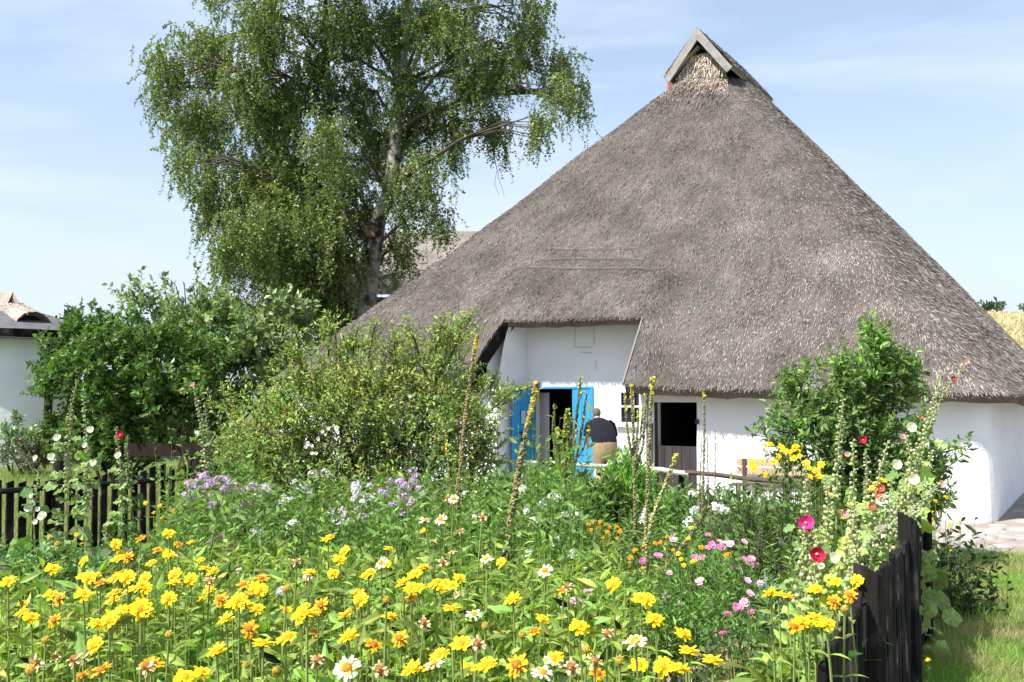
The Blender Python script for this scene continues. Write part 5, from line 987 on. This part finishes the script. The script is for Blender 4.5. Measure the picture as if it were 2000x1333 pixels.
# ---------------------------------------------------------------- hollyhocks
def hollyhock(label, path, Y, flowers=(), f0=.4, podc=(.40, .42, .24), nleaf=16, lsize=.14, leafc=(.26, .38, .13), dens=46, dY=0., rad=.010, podr=.019, lf=(0, .72)):
    n = len(path); P = np.array([at(q[0], q[1], Y+dY*i/(n-1)) for i, q in enumerate(path)]); g_ = P[0].copy(); g_[2] = 0
    if P[0][2] > .05: P = np.concatenate([[g_], P])
    s_ = np.concatenate([[0], np.cumsum(np.linalg.norm(np.diff(P, axis=0), axis=1))]); L = s_[-1]; s_ /= L; ip = lambda f_: np.stack([np.interp(f_, s_, P[:, k]) for k in range(3)], -1)
    root = thing('hollyhock', tuple(g_), label, 'flower'); b = MB(); b.tube(ip(np.linspace(0, 1, 16)), np.linspace(rad, rad*.35, 16), 6, 0, (.34, .38, .14)); b.build('stem', M['stem'], root)
    b = MB(); nleaf = int(nleaf*1.5); k = int(dens*1.35*L*(1-f0)); f_ = f0+(1-f0)*(np.arange(k)+rng.random(k))/k; C = ip(f_); a = np.arange(k)*2.4+rng.random(k); d = np.stack([np.cos(a), np.sin(a), np.full(k, .35)], -1); sz = podr*1.02*(1.15-.65*(f_-f0)/(1-f0))*rng.uniform(.8, 1.2, k)
    b.inst(SPH, C+d*(sz*1.5)[:, None], basis(d, rdir(k)), sz, 0, colvar(k, podc, .06, .18)); petd = nrm(d+rdir(k)*.4)
    
    for _ in range(2): b.inst(L3, C, basis(nrm(petd+rdir(k)*.7), rdir(k, .6)), sz*rng.uniform(2., 3.6, k), 0, colvar(k, leafc, .08, .25))
    b.build('buds', M['leafm'], root, True)
    b = MB(); f_ = rng.uniform(lf[0], lf[1], nleaf); C = ip(f_); a = rng.random(nleaf)*6.3; d = np.stack([np.cos(a), np.sin(a)-.2, rng.uniform(-.1, .5, nleaf)], -1); d = nrm(d); E = C+d*rng.uniform(.05, .15, (nleaf, 1))*(1.2-f_[:, None])
    for c_, e_ in zip(C, E): b.tube([c_, e_], .0025, 3, 0, (.3, .36, .12))
    b.inst(LR, E, basis(d+rdir(nleaf)*.3-np.array((0, 0, .35)), rdir(nleaf, 1.1)+np.array((0, -.5, 0))), lsize*1.0*(1.15-.6*f_)*rng.uniform(.7, 1.1, nleaf), 0, colvar(nleaf, leafc, .1, .22)); b.build('foliage', M['leafm'], root)
    for px, py, kd, *sc_ in flowers:
        fr = rng.uniform(0, 1); yy = Y-.10; head_obj(kd, root, at(px, py, yy), (rng.uniform(-.3, .2), -.9, .25), (sc_[0] if sc_ else .8)*1.0)
    return root
PC = (.60, .58, .40)
hollyhock('tall cream-budded hollyhock at the left picket fence, leftmost tall spire', [(92, 1050), (96, 950), (134, 860), (140, 800), (150, 742)], 9.8, [(70, 893, 'holW'), (103, 893, 'holW', .9)], .42, PC, 22, .17) if False else None
hollyhock('tallest hollyhock at the left fence with a long column of cream seed buds', [(130, 1060), (131, 960), (134, 860), (138, 800), (151, 742)], 9.9, [(112, 855, 'holW', .8), (70, 895, 'holW', .6), (100, 893, 'holW', .8)], .45, (.46, .42, .25), 26, .17)
hollyhock('white hollyhock standing right of the tallest one at the left fence', [(168, 1050), (170, 960), (170, 880), (168, 830), (162, 775)], 10.2, [(178, 840, 'holW', .8), (185, 905, 'holW', .8), (165, 870, 'holW', .6)], .40, (.45, .46, .34), 18, .15)
hollyhock('short hollyhock with one crimson flower near the top behind the left fence', [(238, 1030), (240, 960), (234, 900), (226, 835)], 10.6, [(236, 850, 'holC', .8), (232, 890, 'holW', .8)], .45, (.38, .40, .22), 24, .15)
hollyhock('green hollyhock with broad leaves against the middle pickets', [(262, 1040), (255, 960), (248, 880), (250, 850)], 10.8, (), .6, (.26, .32, .14), 22, .14, (.11, .19, .06))
hollyhock('leaning pale-budded hollyhock before the dark shrub, left one of the pair', [(402, 990), (400, 900), (392, 820), (378, 748)], 11.2, [(376, 752, 'holP', .5)], .28, (.46, .44, .30), 12, .15, podr=.024)
hollyhock('straight hollyhock with pale buds before the dark shrub, right one of the pair', [(408, 990), (410, 900), (405, 840), (400, 785)], 11.3, [(385, 845, 'holW', .5)], .28, (.44, .42, .28), 12, .15, podr=.022)
hollyhock('low broad-leaved white hollyhock in front of the leftmost pickets', [(68, 1070), (66, 1010), (72, 960), (75, 920)], 9.4, [(57, 992, 'holW', .9), (63, 985, 'holW', .8), (83, 1008, 'holW', .9), (70, 1020, 'holW', .6), (62, 968, 'holW', .5), (74, 995, 'holW', .5)], .75, PC, 12, .20, (.15, .26, .07), podr=.014, lf=(.0, 1))
RL = (.34, .46, .15)
hollyhock('long hollyhock curving up right against the thatch with pink flowers at its tip', [(1762, 1060), (1790, 930), (1815, 830), (1845, 765), (1890, 706)], 7.6, [(1862, 741, 'holC', .45), (1888, 706, 'holP', .4), (1876, 712, 'holP', .3), (1800, 815, 'holR', .3)], .30, (.40, .44, .24), 14, .16, RL, podr=.016)
hollyhock('dense pale-budded hollyhock left of the one that curves against the thatch', [(1745, 1070), (1775, 930), (1800, 860), (1820, 800), (1838, 735)], 7.8, [(1778, 835, 'holW', .9), (1763, 853, 'holP', .5)], .30, PC, 20, .16, RL, podr=.019)
hollyhock('slim hollyhock with cream buds in front of the leafy shrub', [(1633, 1070), (1634, 960), (1638, 880), (1646, 780)], 8.0, (), .5, PC, 10, .14, RL)
hollyhock('hollyhock with a thick cluster of cream buds and one red flower before the shrub', [(1662, 1120), (1664, 1000), (1668, 930), (1666, 860)], 7.4, [(1685, 860, 'holC', .6), (1655, 888, 'holP', .4)], .35, PC, 12, .15, RL, podr=.020)
hollyhock('hollyhock with the large magenta flower low on its stem', [(1572, 1080), (1573, 1020), (1575, 960), (1570, 905)], 6.8, [(1573, 1022, 'holM', 1.12)], .45, PC, 12, .14, RL, podr=.019)
hollyhock('short hollyhock with the large crimson flower just above the black fence', [(1590, 1150), (1592, 1090), (1598, 1050), (1600, 1030)], 6.2, [(1595, 1083, 'holC', .98), (1630, 1090, 'holW', .7)], .6, PC, 14, .13, RL, podr=.018)
hollyhock('hollyhock with white and red blooms in the middle of the fence group', [(1700, 1110), (1706, 1010), (1712, 950), (1735, 860)], 7.2, [(1723, 978, 'holW', 1.), (1719, 955, 'holR', .6), (1702, 990, 'holR', .5), (1716, 968, 'holR', .5), (1650, 1005, 'holP', .5)], .35, PC, 22, .15, RL)
hollyhock('leafy hollyhock with pale pink blooms beside the white wall', [(1770, 1060), (1780, 980), (1782, 920), (1770, 850)], 7.5, [(1785, 938, 'holW', .9), (1749, 908, 'holW', .9), (1838, 947, 'holP', .6)], .35, PC, 26, .16, (.38, .48, .15))
hollyhock('hollyhock with one open white flower close to the fence top', [(1690, 1140), (1716, 1060), (1730, 1000), (1745, 930)], 6.8, [(1718, 1038, 'holW', .9), (1745, 1090, 'holW', .5)], .35, (.5, .5, .36), 22, .15, RL)
hollyhock('bud-covered hollyhock bending over the far fence post', [(1755, 1080), (1765, 1020), (1800, 985), (1835, 945)], 7.3, (), .2, (.52, .52, .36), 16, .14, RL, podr=.024, dens=80)
hollyhock('hollyhock bending low over the fence with masses of pale buds', [(1680, 1120), (1690, 1080), (1720, 1040), (1790, 1000)], 6.7, (), .2, (.50, .50, .36), 20, .15, RL, podr=.023, dens=80)
hollyhock('bright leafy hollyhock low behind the big slanted fence post', [(1640, 1150), (1650, 1090), (1665, 1040), (1672, 980)], 6.5, [(1602, 1106, 'holW', .5)], .4, PC, 26, .15, (.46, .52, .13))
hollyhock('hollyhock hugging the white cottage wall, rightmost of the fence group', [(1800, 1080), (1806, 1000), (1812, 930), (1820, 880)], 8.1, [(1835, 1002, 'holP', .4)], .3, PC, 24, .16, RL)
hollyhock('yellow-green leafy hollyhock between the magenta flower and the cream-budded stems', [(1612, 1110), (1614, 1040), (1618, 980), (1612, 930)], 7.0, (), .5, PC, 26, .15, (.50, .56, .12))
hollyhock('hollyhock with thick buds standing behind the crimson and magenta ones', [(1690, 1090), (1692, 1000), (1694, 930), (1690, 880)], 7.9, [(1668, 1000, 'holP', .5)], .3, PC, 20, .15, RL, podr=.021)
hollyhock('short bushy hollyhock filling the gap before the first fence post', [(1660, 1180), (1664, 1120), (1672, 1080), (1680, 1040)], 6.0, [(1725, 1140, 'holW', .35)], .35, (.55, .55, .40), 26, .14, RL, podr=.020)
hollyhock('hollyhock densely hung with pale seed buds directly left of the second post', [(1735, 1110), (1740, 1060), (1745, 1010), (1765, 960)], 7.0, (), .15, (.54, .54, .38), 18, .14, RL, podr=.023, dens=80)
hollyhock('leafy hollyhock low among the green herbs under the lavender-side shrub', [(1560, 1180), (1564, 1120), (1570, 1070), (1566, 1030)], 6.6, (), .5, PC, 22, .13, RL)
# ---------------------------------------------------------------- other single plants
def dome_plant(name, label, c, r, n, T, size, base, L=.2, m=8, up=.4, mat='leafm', tips=None):
    root = thing(name, (c[0], c[1], 0), label, 'plant'); b = MB(); P, d = ell(n, c, r, .3); P[:, 2] = np.abs(P[:, 2]); shoots(b, P, nrm(d+np.array((0, 0, up))), L, m, T, size, base, sp=.6, twig=(.003, 0, tuple(np.array(base)*.9)))
    if tips: k = tips[0]; P, d = ell(k, c, np.array(r)*1.15, .9); P[:, 2] = np.abs(P[:, 2]); shoots(b, P, nrm(d+np.array((0, 0, 1.2))), tips[1], 7, LN, .022, tips[2], sp=.3, twig=(.002, 0, tips[2]))
    b.build('foliage', M[mat], root); return root
g = atz(1462, 1140, 0); dome_plant('lavender_bush', 'rounded grey-green lavender bush with faded mauve spikes', g*np.array((1, 1, 0))+(0, 0, .1), (.48, .45, .42), 420, LN, .05, (.24, .26, .17), L=.16, tips=(520, .26, (.27, .23, .27)))
g = atz(1205, 1130, 0); dome_plant('silver_cushion', 'small silvery-white leaved cushion plant', g+(0, 0, .05), (.20, .2, .22), 260, LN, .045, (.38, .42, .40), L=.1)
g = atz(1165, 1150, 0)+(0, -.2, 0); dome_plant('dark_cushion', 'dark blue-green ball-shaped plant in the middle of the garden', g+(0, 0, .05), (.26, .25, .27), 380, LN, .05, (.025, .06, .045), L=.1)
g = atz(1225, 1085, 0); dome_plant('fennel_plant', 'feathery bright-green fennel before the person', g+(0, 0, .45), (.30, .3, .62), 620, LN, .075, (.24, .44, .09), L=.24, up=1, m=12)
g = atz(1310, 1090, 0); dome_plant('dill_plant', 'feathery bright-green herb between the mullein stalks', g+(0, 0, .2), (.33, .3, .40), 420, LN, .07, (.22, .42, .09), L=.22, up=1, m=11)
g = atz(1370, 1215, 0); dome_plant('feathery_plant', 'feathery green clump below the pink cosmos', g+(0, 0, .1), (.28, .25, .38), 380, LN, .06, (.20, .40, .09), L=.2, up=1, m=11)
g = at(1140, 960, 11.8)*np.array((1, 1, 0)); dome_plant('peony_bush', 'dark glossy-leaved peony bush behind the white phlox', g+(0, 0, .5), (.52, .4, .34), 260, L3, .12, (.085, .16, .04), L=.2, mat='leaf')
g = at(1040, 940, 12.2)*np.array((1, 1, 0)); dome_plant('currant_bush', 'pale-green leafy bush in front of the open blue door', g+(0, 0, .55), (.5, .4, .34), 250, L3, .11, (.17, .27, .09), L=.24)
g = at(1385, 975, 11.4)*np.array((1, 1, 0)); dome_plant('low_bush', 'low dark-green bush below the bench', g+(0, 0, .3), (.8, .4, .38), 420, L3, .09, (.11, .2, .06), L=.2)
g = at(1500, 990, 10.4)*np.array((1, 1, 0)); dome_plant('leafy_mound', 'fresh green leafy mound left of the hollyhock group', g+(0, 0, .25), (.6, .4, .42), 420, L3, .085, (.16, .27, .065), L=.2)
g = at(70, 1060, 8.6)*np.array((1, 1, 0)); dome_plant('nasturtium_plant', 'round-leaved trailing plant in front of the left picket fence', g+(0, 0, .12), (.75, .5, .34), 130, LR, .13, (.19, .31, .12), L=.2, m=5)
lk = thing('leek_clump', tuple(atz(1500, 1235, 0)), 'grey-blue strap-leaved leeks beside the yellow flowers', 'plant'); b = MB(); k = 34; c = atz(1500, 1240, 0)
LS = leafT(6, .09, .4, .55, .2); a = rng.random(k)*6.3; d = np.stack([np.cos(a)*.6, np.sin(a)*.6, rng.uniform(.8, 1.8, k)], -1); P = c+np.stack([rng.normal(size=k)*.16, rng.normal(size=k)*.25, np.zeros(k)], -1)
b.inst(LS, P, basis(d, np.tile([[0, 0, 1.]], (k, 1))+rdir(k)*.3), rng.uniform(.4, .66, k), 0, colvar(k, (.19, .31, .28), .05, .2)); b.build('foliage', M['leafm'], lk)
fa = (thing('gourd_plant', tuple(atz(1395, 1100, 0)), 'yellowing broad-leaved plant between the pink cosmos and the white phlox', 'plant')); b = MB(); c = atz(1385, 1090, 0); k = 26; P = c+rng.normal(size=(k, 3))*np.array((.14, .14, 0))+np.stack([np.zeros(k), np.zeros(k), rng.uniform(.15, .75, k)], -1)
b.inst(LR, P, basis(rdir(k), rdir(k, .8)), rng.uniform(.07, .13, k), 0, colvar(k, (.38, .36, .12), .1, .2)); b.tube([c, c+(.02, 0, .75)], .008, 5, 0, (.3, .28, .1)); b.build('foliage', M['leafm'], fa)
# ---------------------------------------------------------------- grass
def grass(name, label, P, h, base, wd=.035, lean=.45):
    T = (np.array([(-.5*wd, 0, 0), (.5*wd, 0, 0), (.3*wd, .6, .08), (-.3*wd, .6, .08), (0, 1, .25), (0, 1, .25)], float), np.array([[0, 1, 2, 3], [3, 2, 4, 5]])); n = len(P); b = MB()
    D = nrm(np.array((0, 0, 1.))+rng.normal(size=(n, 3))*lean); cn = np.array([noise.noise(Vector((p[0]*1.3, p[1]*1.3, 7))) for p in P[::1]]); mixf = np.clip(cn*1.6+.12+rng.normal(size=n)*.28, 0, 1)[:, None]
    c = np.array(base)*(1-mixf)+np.array((.42, .37, .19))*mixf; b.inst(T, P, basis(D, rdir(n)), h*rng.uniform(.5, 1.3, n), 0, np.clip(c*(1+rng.normal(size=(n, 1))*.22), .01, .8))
    return tag(b.build(name, M['leafm']), label, 'grass', kind='stuff')
n = 90000; Y = rng.uniform(5.6, 12.6, n); X = FX(Y)+.08+rng.random(n)**1.0*(4.2); P = np.stack([X, Y, np.zeros(n)], -1)
q = P[:, :2]-CX; bb = q@NN; tt = q@U; ok = (bb < -3.0-.5*rng.random(n)**3); P = P[ok]; grass('lawn_grass', 'mown green grass with dry patches outside the black fence', P, .075, (.27, .41, .08), .05)
n = 5000; Y = rng.uniform(5.6, 9.2, n); X = FX(Y)+.05+np.abs(rng.normal(size=n))*.22; grass('verge_grass', 'longer unmown grass along the foot of the black fence', np.stack([X, Y, np.zeros(n)], -1), .13, (.22, .38, .07), .03)
n = 30000; Y = rng.uniform(12, 27, n); X = -Y*.53+rng.random(n)*Y*.36; ok = X < -5.9+(Y-11.1)*.6; P = np.stack([X, Y, np.zeros(n)], -1)[ok]; grass('left_lawn_grass', 'bright green lawn behind the left picket fence', P, .16, (.21, .34, .06), .06)
n = 7000; c = at(315, 905, 17.5); P = np.stack([c[0]+rng.normal(size=n)*1.0, 17.0+rng.normal(size=n)*1.6, np.zeros(n)], -1); ok = P[:, 0] < -5.9+(P[:, 1]-11.1)*.6; grass('dry_grass', 'tall dry yellow grass in front of the timber bench', P[ok], .42, (.30, .30, .12), .02, .25)
